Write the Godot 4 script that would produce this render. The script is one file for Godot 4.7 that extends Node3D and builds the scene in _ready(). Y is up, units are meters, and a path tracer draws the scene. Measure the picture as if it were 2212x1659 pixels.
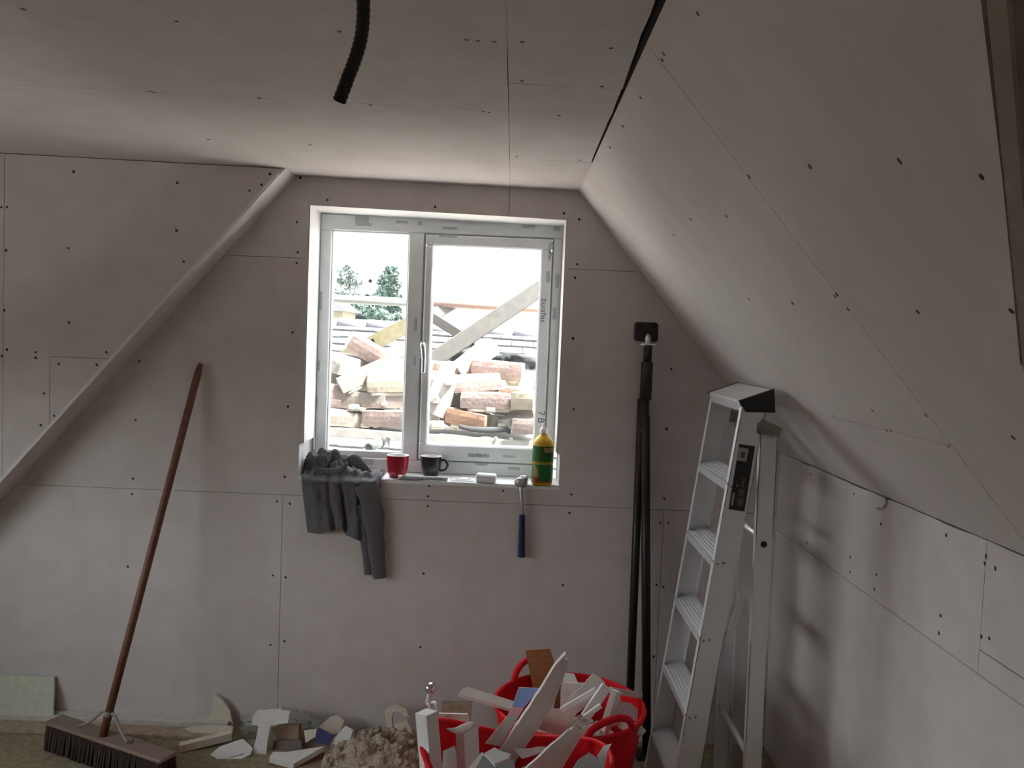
extends Node3D
# An attic room being boarded out: gable wall with window, sloping boards, ladder, tubs of offcuts.

const FOC := 1800.0
var cam_basis: Basis
var cam_pos := Vector3(0, 1.62, 3.33)
var M := {}
var used := {}
var rng := RandomNumberGenerator.new()

func _ready():
	rng.seed = 7
	# ---------------------------------------------------------------- camera, sky, exposure
	cam_basis = Basis(Vector3.UP, deg_to_rad(-0.12)) * Basis(Vector3.RIGHT, deg_to_rad(-3.05)) * Basis(Vector3.BACK, deg_to_rad(2.3))
	var cam := Camera3D.new()
	cam.name = "camera"
	cam.fov = rad_to_deg(2.0 * atan(829.5 / FOC))
	cam.near = 0.02
	cam.far = 600.0
	cam.transform = Transform3D(cam_basis, cam_pos)
	add_child(cam)
	cam.current = true
	var env := Environment.new()
	env.background_mode = Environment.BG_SKY
	var sky := Sky.new()
	var sm := ProceduralSkyMaterial.new()
	sm.sky_top_color = Color(0.95, 0.978, 1.0)
	sm.sky_horizon_color = Color(0.97, 0.986, 1.0)
	sm.ground_horizon_color = Color(0.62, 0.63, 0.6)
	sm.ground_bottom_color = Color(0.5, 0.5, 0.46)
	sm.energy_multiplier = 1.0
	sky.sky_material = sm
	env.sky = sky
	env.tonemap_mode = Environment.TONE_MAPPER_LINEAR
	env.tonemap_exposure = 10.6
	env.sdfgi_enabled = true
	env.ssao_enabled = true
	env.ssil_enabled = true
	var we := WorldEnvironment.new()
	we.name = "world_environment"
	we.environment = env
	add_child(we)

	var sun := DirectionalLight3D.new()
	sun.name = "sun"
	sun.light_color = Color(1.0, 0.99, 0.97)
	sun.light_energy = 2.1
	sun.light_angular_distance = 12.0
	sun.shadow_enabled = true
	sun.transform = Transform3D(Basis.looking_at(-Vector3(0.42, 0.85, 0.14)), Vector3(0, 8, 0))
	add_child(sun)

	materials()
	room()
	window_far()
	window_left()
	outside()
	ladder()
	tubs()
	broom_and_boards()
	floor_debris()
	props()
	jumper()
	sill_things()
	conduit()

# ================================================================ pixels to places
func ray(px: float, py: float) -> Vector3:
	return cam_basis * Vector3((px - 1106.0) / FOC, -(py - 829.5) / FOC, -1.0)

func Pz(px: float, py: float, z: float) -> Vector3:
	var d := ray(px, py)
	return cam_pos + d * ((z - cam_pos.z) / d.z)

func Py(px: float, py: float, y: float) -> Vector3:
	var d := ray(px, py)
	return cam_pos + d * ((y - cam_pos.y) / d.y)

func Px(px: float, py: float, x: float) -> Vector3:
	var d := ray(px, py)
	return cam_pos + d * ((x - cam_pos.x) / d.x)

func Pn(px: float, py: float, p0: Vector3, n: Vector3) -> Vector3:
	var d := ray(px, py)
	return cam_pos + d * ((p0 - cam_pos).dot(n) / d.dot(n))

# ================================================================ naming and tagging
func numbered(called: String) -> String:
	var k: int = used.get(called, 0)
	used[called] = k + 1
	return called if k == 0 else "%s_%03d" % [called, k]

func tag(o: Node3D, label: String, category: String, group := "", kind := ""):
	o.set_meta("label", label)
	o.set_meta("category", category)
	if group != "": o.set_meta("group", group)
	if kind != "": o.set_meta("kind", kind)

func thing(called: String, label: String, category: String, at := Vector3.ZERO, group := "", kind := "") -> Node3D:
	var o := Node3D.new()
	o.name = numbered(called)
	add_child(o)
	o.position = at
	tag(o, label, category, group, kind)
	return o

# mesh is given in world coordinates; it is committed relative to its parent's place
func part(parent: Node3D, called: String, mesh: Mesh, mat: Material = null, xf := Transform3D.IDENTITY) -> MeshInstance3D:
	var o := MeshInstance3D.new()
	o.name = called
	o.mesh = mesh
	if mat: o.material_override = mat
	o.transform = xf
	parent.add_child(o, true)
	return o

func single(called: String, label: String, category: String, mesh: Mesh, mat: Material, at: Vector3, group := "", kind := "") -> MeshInstance3D:
	var o := MeshInstance3D.new()
	o.name = numbered(called)
	o.mesh = mesh
	if mat: o.material_override = mat
	o.position = at
	add_child(o)
	tag(o, label, category, group, kind)
	return o

# ================================================================ materials
func lin(r: float, g: float, b: float) -> Color:
	return Color(r, g, b).linear_to_srgb()

func plain(c: Color, rough := 0.8, metal := 0.0) -> StandardMaterial3D:
	var m := StandardMaterial3D.new()
	m.albedo_color = c
	m.roughness = rough
	m.metallic = metal
	return m

func noisy(a: Color, b: Color, scale: float, freq: float, rough := 0.85, seed_ := 1, bump := 0.0, mid := 0.5) -> StandardMaterial3D:
	var m := StandardMaterial3D.new()
	var n := FastNoiseLite.new()
	n.seed = seed_
	n.noise_type = FastNoiseLite.TYPE_SIMPLEX_SMOOTH
	n.frequency = freq
	n.fractal_octaves = 5
	var t := NoiseTexture2D.new()
	t.width = 512
	t.height = 512
	t.seamless = true
	t.noise = n
	var g := Gradient.new()
	g.set_color(0, a)
	g.set_color(1, b)
	g.set_offset(0, maxf(0.0, mid - 0.35))
	g.set_offset(1, minf(1.0, mid + 0.35))
	t.color_ramp = g
	m.albedo_texture = t
	m.roughness = rough
	m.uv1_triplanar = true
	m.uv1_world_triplanar = true
	m.uv1_scale = Vector3.ONE * scale
	if bump > 0.0:
		var t2 := NoiseTexture2D.new()
		t2.width = 512
		t2.height = 512
		t2.seamless = true
		t2.noise = n
		t2.as_normal_map = true
		t2.bump_strength = bump
		m.normal_enabled = true
		m.normal_texture = t2
	return m

func materials():
	M.board = noisy(lin(0.635, 0.585, 0.56), lin(0.685, 0.645, 0.625), 0.9, 0.012, 0.9, 3)
	M.paper = noisy(lin(0.58, 0.55, 0.50), lin(0.68, 0.65, 0.60), 2.3, 0.02, 0.9, 4)
	M.gypsum = noisy(lin(0.72, 0.72, 0.70), lin(0.82, 0.82, 0.80), 5.0, 0.05, 0.95, 5, 2.0)
	M.backing = plain(lin(0.06, 0.05, 0.045), 0.95)
	M.screw = plain(lin(0.02, 0.018, 0.016), 0.6)
	M.floor = noisy(lin(0.24, 0.20, 0.125), lin(0.36, 0.31, 0.21), 1.6, 0.03, 0.95, 6, 1.0)
	M.upvc = noisy(lin(0.80, 0.84, 0.85), lin(0.88, 0.90, 0.91), 1.5, 0.01, 0.35, 8)
	M.film = plain(lin(0.50, 0.54, 0.56), 0.5)
	M.ink = plain(lin(0.05, 0.06, 0.14), 0.6)
	M.seal = plain(lin(0.25, 0.27, 0.28), 0.6)
	var glass := StandardMaterial3D.new()
	glass.transparency = BaseMaterial3D.TRANSPARENCY_ALPHA
	glass.albedo_color = Color(0.92, 0.98, 0.97, 0.04)
	glass.roughness = 0.0
	M.glass = glass
	M.alu = plain(lin(0.74, 0.75, 0.76), 0.45, 0.45)
	M.chrome = plain(lin(0.75, 0.75, 0.76), 0.18, 1.0)
	M.steel = plain(lin(0.60, 0.61, 0.63), 0.38, 0.6)
	M.black = plain(lin(0.012, 0.011, 0.012), 0.45)
	M.prop = plain(lin(0.014, 0.008, 0.008), 0.4)
	M.bracket = plain(lin(0.30, 0.27, 0.23), 0.6, 0.2)
	M.white = plain(lin(0.84, 0.84, 0.83), 0.6)
	M.red = plain(lin(0.74, 0.008, 0.018), 0.5)
	M.red.metallic_specular = 0.3
	M.wood_handle = noisy(lin(0.10, 0.035, 0.02), lin(0.22, 0.085, 0.045), 3.0, 0.02, 0.55, 9)
	M.wood = noisy(lin(0.36, 0.28, 0.20), lin(0.50, 0.41, 0.31), 2.0, 0.015, 0.8, 10)
	M.bristle = noisy(lin(0.02, 0.012, 0.009), lin(0.07, 0.045, 0.035), 8.0, 0.08, 0.9, 11)
	M.rubble = noisy(lin(0.34, 0.28, 0.21), lin(0.56, 0.49, 0.40), 6.0, 0.05, 1.0, 12, 2.0)
	M.green_board = noisy(lin(0.60, 0.63, 0.50), lin(0.70, 0.72, 0.60), 2.0, 0.03, 0.95, 72)
	M.cream = noisy(lin(0.66, 0.61, 0.50), lin(0.78, 0.73, 0.62), 3.0, 0.03, 0.95, 71)
	M.jumper = noisy(lin(0.10, 0.098, 0.105), lin(0.19, 0.187, 0.197), 6.0, 0.06, 0.95, 13)
	M.deck = noisy(lin(0.25, 0.235, 0.21), lin(0.34, 0.32, 0.295), 1.5, 0.02, 0.85, 34)
	M.timber = noisy(lin(0.036, 0.033, 0.029), lin(0.054, 0.050, 0.045), 1.5, 0.02, 0.85, 14)
	M.galv = noisy(lin(0.10, 0.115, 0.10), lin(0.15, 0.16, 0.145), 3.0, 0.02, 0.6, 15)
	M.rust = noisy(lin(0.09, 0.05, 0.035), lin(0.13, 0.085, 0.065), 3.0, 0.02, 0.8, 16)
	M.felt = noisy(lin(0.006, 0.0065, 0.0075), lin(0.018, 0.019, 0.021), 3.0, 0.02, 0.8, 17)
	M.tile = noisy(lin(0.05, 0.05, 0.056), lin(0.085, 0.083, 0.09), 0.9, 0.05, 0.9, 18)
	M.leaf_dark = noisy(lin(0.026, 0.050, 0.038), lin(0.052, 0.082, 0.068), 0.6, 0.03, 0.9, 19)
	M.leaf_pale = noisy(lin(0.05, 0.070, 0.060), lin(0.08, 0.10, 0.09), 0.6, 0.03, 0.9, 20)
	M.hill = noisy(lin(0.016, 0.0175, 0.006), lin(0.028, 0.029, 0.014), 0.05, 0.03, 1.0, 21)
	M.ground = noisy(lin(0.40, 0.38, 0.36), lin(0.52, 0.50, 0.47), 0.1, 0.03, 1.0, 28)
	M.bark = plain(lin(0.02, 0.017, 0.014), 0.95)
	M.bricks = [
		noisy(lin(0.181, 0.125, 0.112), lin(0.245, 0.192, 0.176), 4.0, 0.02, 0.95, 22, 2.0),
		noisy(lin(0.213, 0.176, 0.125), lin(0.266, 0.235, 0.181), 4.0, 0.02, 0.95, 23, 2.0),
		noisy(lin(0.202, 0.102, 0.061), lin(0.245, 0.149, 0.102), 4.0, 0.02, 0.95, 24, 2.0),
		noisy(lin(0.176, 0.147, 0.125), lin(0.235, 0.205, 0.179), 4.0, 0.02, 0.95, 25, 2.0),
		noisy(lin(0.266, 0.243, 0.218), lin(0.320, 0.298, 0.277), 4.0, 0.02, 0.95, 26, 2.0)]
	M.mortar = noisy(lin(0.26, 0.235, 0.185), lin(0.36, 0.335, 0.28), 6.0, 0.04, 1.0, 27, 3.0)

# ================================================================ mesh helpers
func new_st() -> SurfaceTool:
	var st := SurfaceTool.new()
	st.begin(Mesh.PRIMITIVE_TRIANGLES)
	st.set_smooth_group(-1)
	return st

func tri(st: SurfaceTool, a: Vector3, b: Vector3, c: Vector3, out: Vector3):
	# front faces run clockwise seen from outside
	if (b - a).cross(c - a).dot(out) > 0.0:
		st.add_vertex(a); st.add_vertex(c); st.add_vertex(b)
	else:
		st.add_vertex(a); st.add_vertex(b); st.add_vertex(c)

func quad(st: SurfaceTool, a: Vector3, b: Vector3, c: Vector3, d: Vector3, out: Vector3):
	tri(st, a, b, c, out)
	tri(st, a, c, d, out)

func fin(st: SurfaceTool, mesh: ArrayMesh = null) -> ArrayMesh:
	st.generate_normals()
	return st.commit(mesh)

func poly_normal(pts: Array) -> Vector3:
	var n := Vector3.ZERO
	for i in pts.size():
		var a: Vector3 = pts[i]
		var b: Vector3 = pts[(i + 1) % pts.size()]
		n += a.cross(b)
	return n.normalized()

# polygon of coplanar points pushed along ext; faces into st, rims into st_side (may be the same)
func slab(st: SurfaceTool, st_side: SurfaceTool, pts: Array, ext: Vector3):
	var n := poly_normal(pts)
	var u := (Vector3(pts[1]) - Vector3(pts[0])).normalized()
	var v := n.cross(u)
	var p2 := PackedVector2Array()
	for p in pts:
		p2.append(Vector2(Vector3(p).dot(u), Vector3(p).dot(v)))
	var idx := Geometry2D.triangulate_polygon(p2)
	var out := -ext.normalized()
	for i in range(0, idx.size(), 3):
		tri(st, pts[idx[i]], pts[idx[i + 1]], pts[idx[i + 2]], out)
		tri(st, Vector3(pts[idx[i]]) + ext, Vector3(pts[idx[i + 1]]) + ext, Vector3(pts[idx[i + 2]]) + ext, -out)
	var ccw := not Geometry2D.is_polygon_clockwise(p2)
	for i in pts.size():
		var a: Vector3 = pts[i]
		var b: Vector3 = pts[(i + 1) % pts.size()]
		var o := (b - a).cross(n)
		if not ccw: o = -o
		quad(st_side, a, b, b + ext, a + ext, o)

func slab_mesh(pts: Array, ext: Vector3, face: Material = null, side: Material = null, origin := Vector3.ZERO) -> ArrayMesh:
	var q := []
	for p in pts: q.append(Vector3(p) - origin)
	var a := new_st()
	if face and side and face != side:
		var b := new_st()
		slab(a, b, q, ext)
		a.set_material(face)
		b.set_material(side)
		return fin(b, fin(a))
	slab(a, a, q, ext)
	if face: a.set_material(face)
	return fin(a)

func rough_poly(pts: Array, amp: float, step := 0.02) -> Array:
	var out := []
	for i in pts.size():
		var a: Vector3 = pts[i]
		var b: Vector3 = pts[(i + 1) % pts.size()]
		var k := clampi(int(a.distance_to(b) / step), 1, 14)
		var n := poly_normal(pts)
		var side := (b - a).normalized().cross(n)
		for j in k:
			var t := float(j) / k
			out.append(a.lerp(b, t) + (side * rng.randf_range(-amp, amp) if j > 0 else Vector3.ZERO))
	return out

# chamfered box
func cbox(st: SurfaceTool, xf: Transform3D, s: Vector3, c: float):
	var h := s * 0.5
	c = minf(c, minf(h.x, minf(h.y, h.z)) * 0.9)
	var V := func(sx: float, sy: float, sz: float, ax: int) -> Vector3:
		var p := Vector3(sx * (h.x - c), sy * (h.y - c), sz * (h.z - c))
		p[ax] = [sx, sy, sz][ax] * h[ax]
		return xf * p
	var b := xf.basis
	for ax in 3:
		for s0 in [-1.0, 1.0]:
			var c4 := []
			for k in [[-1.0, -1.0], [1.0, -1.0], [1.0, 1.0], [-1.0, 1.0]]:
				var q := [0.0, 0.0, 0.0]
				q[ax] = s0; q[(ax + 1) % 3] = k[0]; q[(ax + 2) % 3] = k[1]
				c4.append(V.call(q[0], q[1], q[2], ax))
			quad(st, c4[0], c4[1], c4[2], c4[3], b[ax] * s0)
	for ax in 3:
		var a1 := (ax + 1) % 3
		var a2 := (ax + 2) % 3
		for s1 in [-1.0, 1.0]:
			for s2 in [-1.0, 1.0]:
				var q := [0.0, 0.0, 0.0]
				q[a1] = s1; q[a2] = s2
				q[ax] = -1.0
				var p0: Vector3 = V.call(q[0], q[1], q[2], a1)
				var p1: Vector3 = V.call(q[0], q[1], q[2], a2)
				q[ax] = 1.0
				var p2: Vector3 = V.call(q[0], q[1], q[2], a2)
				var p3: Vector3 = V.call(q[0], q[1], q[2], a1)
				quad(st, p0, p1, p2, p3, b[a1] * s1 + b[a2] * s2)
	for sx in [-1.0, 1.0]:
		for sy in [-1.0, 1.0]:
			for sz in [-1.0, 1.0]:
				tri(st, V.call(sx, sy, sz, 0), V.call(sx, sy, sz, 1), V.call(sx, sy, sz, 2), b * Vector3(sx, sy, sz))

func box_mesh(s: Vector3, c := 0.002) -> ArrayMesh:
	var st := new_st()
	cbox(st, Transform3D.IDENTITY, s, c)
	return fin(st)

func box_at(lo: Vector3, hi: Vector3, c := 0.002) -> ArrayMesh:
	var st := new_st()
	cbox(st, Transform3D(Basis(), (lo + hi) * 0.5), hi - lo, c)
	return fin(st)

func frame_along(d: Vector3, up := Vector3.UP) -> Basis:
	# y axis along d
	var y := d.normalized()
	var x := y.cross(up)
	if x.length() < 0.01: x = y.cross(Vector3.RIGHT)
	x = x.normalized()
	return Basis(x, y, x.cross(y))

func beam(st: SurfaceTool, a: Vector3, b: Vector3, w: float, t: float, c := 0.002, up := Vector3.BACK):
	# w across (in the plane seen), t along "up"
	var y := (b - a).normalized()
	var x := y.cross(up).normalized()
	cbox(st, Transform3D(Basis(x, y, x.cross(y)), (a + b) * 0.5), Vector3(w, a.distance_to(b), t), c)

func beam_mesh(a: Vector3, b: Vector3, w: float, t: float, c := 0.002, up := Vector3.BACK) -> ArrayMesh:
	var st := new_st()
	beam(st, a, b, w, t, c, up)
	return fin(st)

# smooth grid surface
func grid(st: SurfaceTool, nu: int, nv: int, f: Callable, wrap_u := false):
	var P := []
	for j in nv + 1:
		var row := []
		for i in nu + 1:
			row.append(f.call(float(i if not (wrap_u and i == nu) else 0) / nu, float(j) / nv))
		P.append(row)
	for j in nv:
		for i in nu:
			var a: Vector3 = P[j][i]
			var b: Vector3 = P[j][i + 1]
			var c: Vector3 = P[j + 1][i + 1]
			var d: Vector3 = P[j + 1][i]
			st.add_vertex(a); st.add_vertex(b); st.add_vertex(c)
			st.add_vertex(a); st.add_vertex(c); st.add_vertex(d)

func smooth_st() -> SurfaceTool:
	var st := SurfaceTool.new()
	st.begin(Mesh.PRIMITIVE_TRIANGLES)
	st.set_smooth_group(0)
	return st

func lathe(profile: Array, segs := 32, smooth := true) -> ArrayMesh:
	# profile of Vector2(radius, height), bottom to top
	var st := smooth_st() if smooth else new_st()
	for j in profile.size() - 1:
		var p: Vector2 = profile[j]
		var q: Vector2 = profile[j + 1]
		for i in segs:
			var a0 := TAU * i / segs
			var a1 := TAU * ((i + 1) % segs) / segs
			var A := Vector3(cos(a0) * p.x, p.y, sin(a0) * p.x)
			var B := Vector3(cos(a1) * p.x, p.y, sin(a1) * p.x)
			var Cc := Vector3(cos(a1) * q.x, q.y, sin(a1) * q.x)
			var D := Vector3(cos(a0) * q.x, q.y, sin(a0) * q.x)
			if p.x > 1e-5: st.add_vertex(A); st.add_vertex(B); st.add_vertex(Cc)
			if q.x > 1e-5: st.add_vertex(A); st.add_vertex(Cc); st.add_vertex(D)
	return fin(st)

func tube(st: SurfaceTool, path: Array, rad: Callable, segs := 14, flat := 1.0, capped := true):
	var n := path.size()
	var rings := []
	var up := Vector3(0.12, 0.31, 0.94).normalized()
	var prev_x := Vector3.ZERO
	for k in n:
		var t: Vector3 = (Vector3(path[mini(k + 1, n - 1)]) - Vector3(path[maxi(k - 1, 0)])).normalized()
		var x := (up.cross(t)).normalized() if k == 0 else (prev_x - t * prev_x.dot(t)).normalized()
		prev_x = x
		var y := t.cross(x)
		var r: float = rad.call(float(k) / (n - 1))
		var ring := []
		for i in segs:
			var a := TAU * i / segs
			ring.append(Vector3(path[k]) + x * cos(a) * r + y * sin(a) * r * flat)
		rings.append(ring)
	for k in n - 1:
		for i in segs:
			var j := (i + 1) % segs
			st.add_vertex(rings[k][i]); st.add_vertex(rings[k + 1][j]); st.add_vertex(rings[k][j])
			st.add_vertex(rings[k][i]); st.add_vertex(rings[k + 1][i]); st.add_vertex(rings[k + 1][j])
	if capped:
		for e in [0, n - 1]:
			var out := (Vector3(path[0]) - Vector3(path[1])) if e == 0 else (Vector3(path[n - 1]) - Vector3(path[n - 2]))
			for i in segs:
				tri(st, path[e], rings[e][i], rings[e][(i + 1) % segs], out)

func tube_mesh(path: Array, r: float, segs := 14) -> ArrayMesh:
	var st := smooth_st()
	tube(st, path, func(_t): return r, segs)
	return fin(st)

func spline(pts: Array, per := 8) -> Array:
	var out := []
	for i in pts.size() - 1:
		var p0: Vector3 = pts[maxi(i - 1, 0)]
		var p1: Vector3 = pts[i]
		var p2: Vector3 = pts[i + 1]
		var p3: Vector3 = pts[mini(i + 2, pts.size() - 1)]
		for k in per:
			out.append(p1.cubic_interpolate(p2, p0, p3, float(k) / per))
	out.append(pts[-1])
	return out

# ================================================================ the room
const ZC := 0.15        # the dormer cheek stands this far in front of the gable
const KX := 1.096       # knee wall
const XL := -2.85       # dormer front wall
const ZN := 5.0         # wall behind the camera
const TB := 0.0125      # board thickness

func ceil_y(x: float) -> float: return 2.2192 - 0.0134 * x
func lslope_y(x: float) -> float: return 2.231 + (x + 0.877) * 1.162
func lslope_x(y: float) -> float: return -0.877 + (y - 2.231) / 1.162

var dot_mesh: ArrayMesh
func screws(parent: Node3D, pixels: Array, p0: Vector3, n: Vector3):
	if dot_mesh == null:
		dot_mesh = lathe([Vector2(0, -0.002), Vector2(0.0052, -0.002), Vector2(0.0052, 0.0003), Vector2(0.0034, 0.0006), Vector2(0.0, 0.0002)], 10, false)
	for p in pixels:
		var q := Pn(p[0], p[1], p0, n)
		var b := frame_along(n, Vector3(0.3, 0.2, 0.5)).scaled_local(Vector3(rng.randf_range(0.8, 1.15), 1, rng.randf_range(0.7, 1.05)))
		part(parent, "screw", dot_mesh, M.screw, Transform3D(b, q))

func panel(parent: Node3D, pts: Array, n: Vector3):
	part(parent, "panel", slab_mesh(pts, -n * TB, M.board, M.board))

func backing(parent: Node3D, polys: Array, ext: Vector3):
	var st := new_st()
	for p in polys: slab(st, st, p, ext)
	part(parent, "studwork", fin(st), M.backing)

func V(x: float, y: float, z: float) -> Vector3: return Vector3(x, y, z)

func room():
	var g := 0.0009
	# ---- floor
	var fl := thing("floor", "dusty buff chipboard attic floor under the rubble and tubs", "floor", Vector3.ZERO, "", "structure")
	part(fl, "slab", box_at(V(XL - 0.1, -0.12, -0.3), V(KX + 0.1, -0.02, ZN + 0.1), 0.0), M.backing)
	var xs := [XL - 0.02, -2.5, -1.3, -0.1, KX + 0.01]
	for i in 4:
		for j in 3:
			part(fl, "chipboard", box_at(V(xs[i] + g, -0.02, [-0.01, 1.9, 3.6][j] + g), V(xs[i + 1] - g, 0.0, [1.9, 3.6, ZN][j] - g), 0.001), M.floor)

	# ---- gable wall
	var wf := thing("wall_far", "gable wall of bare grey plasterboard round the window", "wall", Vector3.ZERO, "", "structure")
	var N := Vector3.BACK
	var wl := -0.838; var wr := 0.213; var wb := 1.036; var wt := 2.119
	var yj := 0.959; var yu := 1.909
	var z := 0.0
	# lower row
	panel(wf, [V(-0.898 - g, 0, z), V(-0.898 - g, yj - g, z), V(lslope_x(yj), yj - g, z), V(lslope_x(0.0), 0.0, z)], N)
	panel(wf, [V(-0.898 + g, 0, z), V(0.64 - g, 0, z), V(0.64 - g, yj - g, z), V(-0.898 + g, yj - g, z)], N)
	panel(wf, [V(0.64 + g, 0, z), V(KX, 0, z), V(KX, yj - g, z), V(0.64 + g, yj - g, z)], N)
	# middle row wraps below the window
	var kx2 := 0.24 + (2.216 - yu) / 1.176
	panel(wf, [V(lslope_x(yj), yj + g, z), V(KX, yj + g, z), V(KX, 1.209, z), V(kx2, yu - g, z), V(0.196, yu - g, z), V(0.196, 1.172, z), V(wr, 1.165, z), V(wr, wb, z), V(wl, wb, z), V(wl, 1.165, z), V(-0.822, 1.172, z), V(-0.822, yu - g, z), V(lslope_x(yu), yu - g, z)], N)
	# top row
	panel(wf, [V(lslope_x(yu), yu + g, z), V(-0.822, yu + g, z), V(-0.822, 2.119, z), V(-0.032 - g, 2.106, z), V(-0.032 - g, ceil_y(-0.03), z), V(-0.877, 2.231, z)], N)
	panel(wf, [V(kx2, yu + g, z), V(0.196, yu + g, z), V(0.196, 2.101, z), V(-0.032 + g, 2.106, z), V(-0.032 + g, ceil_y(-0.03), z), V(0.24, 2.216, z)], N)
	# the wall behind the boards, with the opening left free
	var zb := -TB - 0.001
	backing(wf, [[V(XL - 0.1, -0.1, zb), V(KX + 0.15, -0.1, zb), V(KX + 0.15, wb - 0.013, zb), V(XL - 0.1, wb - 0.013, zb)],
		[V(XL - 0.1, wb - 0.013, zb), V(wl - 0.002, wb - 0.013, zb), V(wl - 0.002, 2.125, zb), V(XL - 0.1, 2.125, zb)],
		[V(wr + 0.002, wb - 0.013, zb), V(KX + 0.15, wb - 0.013, zb), V(KX + 0.15, 2.125, zb), V(wr + 0.002, 2.125, zb)],
		[V(XL - 0.1, 2.125, zb), V(KX + 0.15, 2.125, zb), V(KX + 0.15, 2.4, zb), V(XL - 0.1, 2.4, zb)]], V(0, 0, -0.28))
	screws(wf, [[707, 432], [940, 447], [1218, 461], [641, 480], [643, 545], [641, 568], [632, 718], [622, 878], [615, 1030], [1251, 474], [1247, 571], [1242, 600], [1238, 731], [1239, 884], [1234, 1068], [1230, 1108], [927, 1050], [925, 1072], [924, 1093], [1087, 1060], [598, 1083], [626, 1088], [590, 1243], [617, 1247], [584, 1393], [614, 1385], [287, 1034], [285, 1067], [276, 1224], [301, 780], [293, 908], [915, 1239], [1216, 1264], [908, 1398], [1450, 797], [1440, 926], [1435, 1077], [1427, 1129], [1444, 1129], [1418, 1263], [1433, 1268], [1412, 1418], [649, 384]], Vector3.ZERO, N)
	# boards lining the opening
	var rv := thing("trim_1", "white plasterboard lining the reveal of the gable window", "reveal", Vector3.ZERO, "", "structure")
	part(rv, "side_lining", box_at(V(-0.8345, 1.172, -0.212), V(-0.822, 2.119, -0.0005), 0.0005), M.white)
	part(rv, "side_lining", box_at(V(0.196, 1.172, -0.212), V(0.2085, 2.104, -0.0005), 0.0005), M.white)
	part(rv, "head_lining", slab_mesh([V(-0.822, 2.1185, -0.0005), V(0.196, 2.1015, -0.0005), V(0.196, 2.1015, -0.212), V(-0.822, 2.1185, -0.212)], V(0, 0.0125, 0)), M.white)
	part(rv, "plaster_patch", box_at(V(wl - 0.012, wb - 0.012, -0.212), V(wl, 1.171, -0.014), 0.0), M.gypsum)
	part(rv, "plaster_patch", box_at(V(wr, wb - 0.012, -0.212), V(wr + 0.012, 1.171, -0.014), 0.0), M.gypsum)
	var edge := []
	for k in 41: edge.append(V(lerpf(wl - 0.001, wr + 0.001, k / 40.0), wb, 0.002 + rng.randf_range(-0.002, 0.003)))
	edge.append(V(wr + 0.001, wb, -0.212)); edge.append(V(wl - 0.001, wb, -0.212))
	part(rv, "sill_board", slab_mesh(edge, V(0, -0.0125, 0)), M.white)

	# ---- ceiling
	var cl := thing("ceiling", "flat plasterboard ceiling with open joints and screw heads", "ceiling", Vector3.ZERO, "", "structure")
	var cn := Vector3(-0.0134, -1, 0).normalized()
	var C := func(x: float, zz: float) -> Vector3: return V(x, ceil_y(x), zz)
	var xj := -0.033
	panel(cl, [C.call(XL, 0.0), C.call(xj - 0.0003, 0.0), C.call(xj - 0.0003, 1.1 - g), C.call(XL, 1.1 - g)], cn)
	panel(cl, [C.call(XL, 1.1 + g), C.call(xj - 0.0003, 1.1 + g), C.call(xj - 0.0003, 1.3), C.call(xj - 0.0018, 1.34), C.call(xj - 0.0014, 1.55), C.call(xj - 0.0003, 1.58), C.call(xj - 0.0003, 2.4), C.call(XL, 2.4)], cn)
	panel(cl, [C.call(XL, 2.402), C.call(xj - g, 2.402), C.call(xj - g, ZN), C.call(XL, ZN)], cn)
	panel(cl, [C.call(xj + 0.0003, 0.0), C.call(0.243, 0.0), C.call(0.242, 0.53 - g), C.call(xj + 0.0003, 0.53 - g)], cn)
	var e2 := [C.call(xj + 0.0014, 0.53 + g)]
	for k in 9:
		var t := k / 8.0
		e2.append(C.call(0.2385 - 0.0045 * t + rng.randf_range(-0.0012, 0.0012), lerpf(0.533, 1.34 - g, t)))
	e2.append(C.call(xj + 0.0008, 1.34 - g)); e2.append(C.call(xj + 0.0005, 0.72)); e2.append(C.call(xj + 0.0014, 0.69))
	panel(cl, e2, cn)
	var e3 := [C.call(xj + 0.0003, 1.34 + g)]
	for k in 13:
		var t := k / 12.0
		e3.append(C.call(0.233 - 0.009 * minf(t * 3.0, 1.0) + rng.randf_range(-0.0025, 0.0025), lerpf(1.34 + g, 2.4, t)))
	e3.append(C.call(xj + 0.0003, 2.4))
	panel(cl, e3, cn)
	panel(cl, [C.call(xj + g, 2.402), C.call(0.225, 2.402), C.call(0.225, ZN), C.call(xj + g, ZN)], cn)
	part(cl, "joist_void", slab_mesh([V(XL - 0.1, ceil_y(XL) + 0.03, -0.3), V(0.6, ceil_y(0.6) + 0.03, -0.3), V(0.6, ceil_y(0.6) + 0.03, ZN + 0.1), V(XL - 0.1, ceil_y(XL) + 0.03, ZN + 0.1)], V(0, 0.1, 0)), M.backing)
	screws(cl, [[50, 20], [382, 46], [733, 68], [1008, 86], [1032, 88], [1068, 90], [1128, 91], [1320, 104], [560, 212], [800, 227], [1044, 241], [1056, 243], [1127, 175], [1300, 187], [1208, 249], [325, 197], [333, 200], [670, 313], [450, 301], [1116, 338], [1252, 346]], C.call(0.0, 0.0), cn)

	# ---- right slope
	var rs := thing("wall_right_slope", "sloping plasterboard ceiling behind the stepladder", "wall", Vector3.ZERO, "", "structure")
	var sn := Vector3(-0.761, -0.648, 0).normalized()
	var S := func(y: float, zz: float) -> Vector3: return V(0.24 + (2.216 - y) * 0.8501, y, zz)
	var ys := 1.44
	panel(rs, [S.call(2.214, 0.0), S.call(ys + g, 0.0), S.call(ys + g, 1.652 - g), S.call(2.214, 1.652 - g)], sn)
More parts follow.
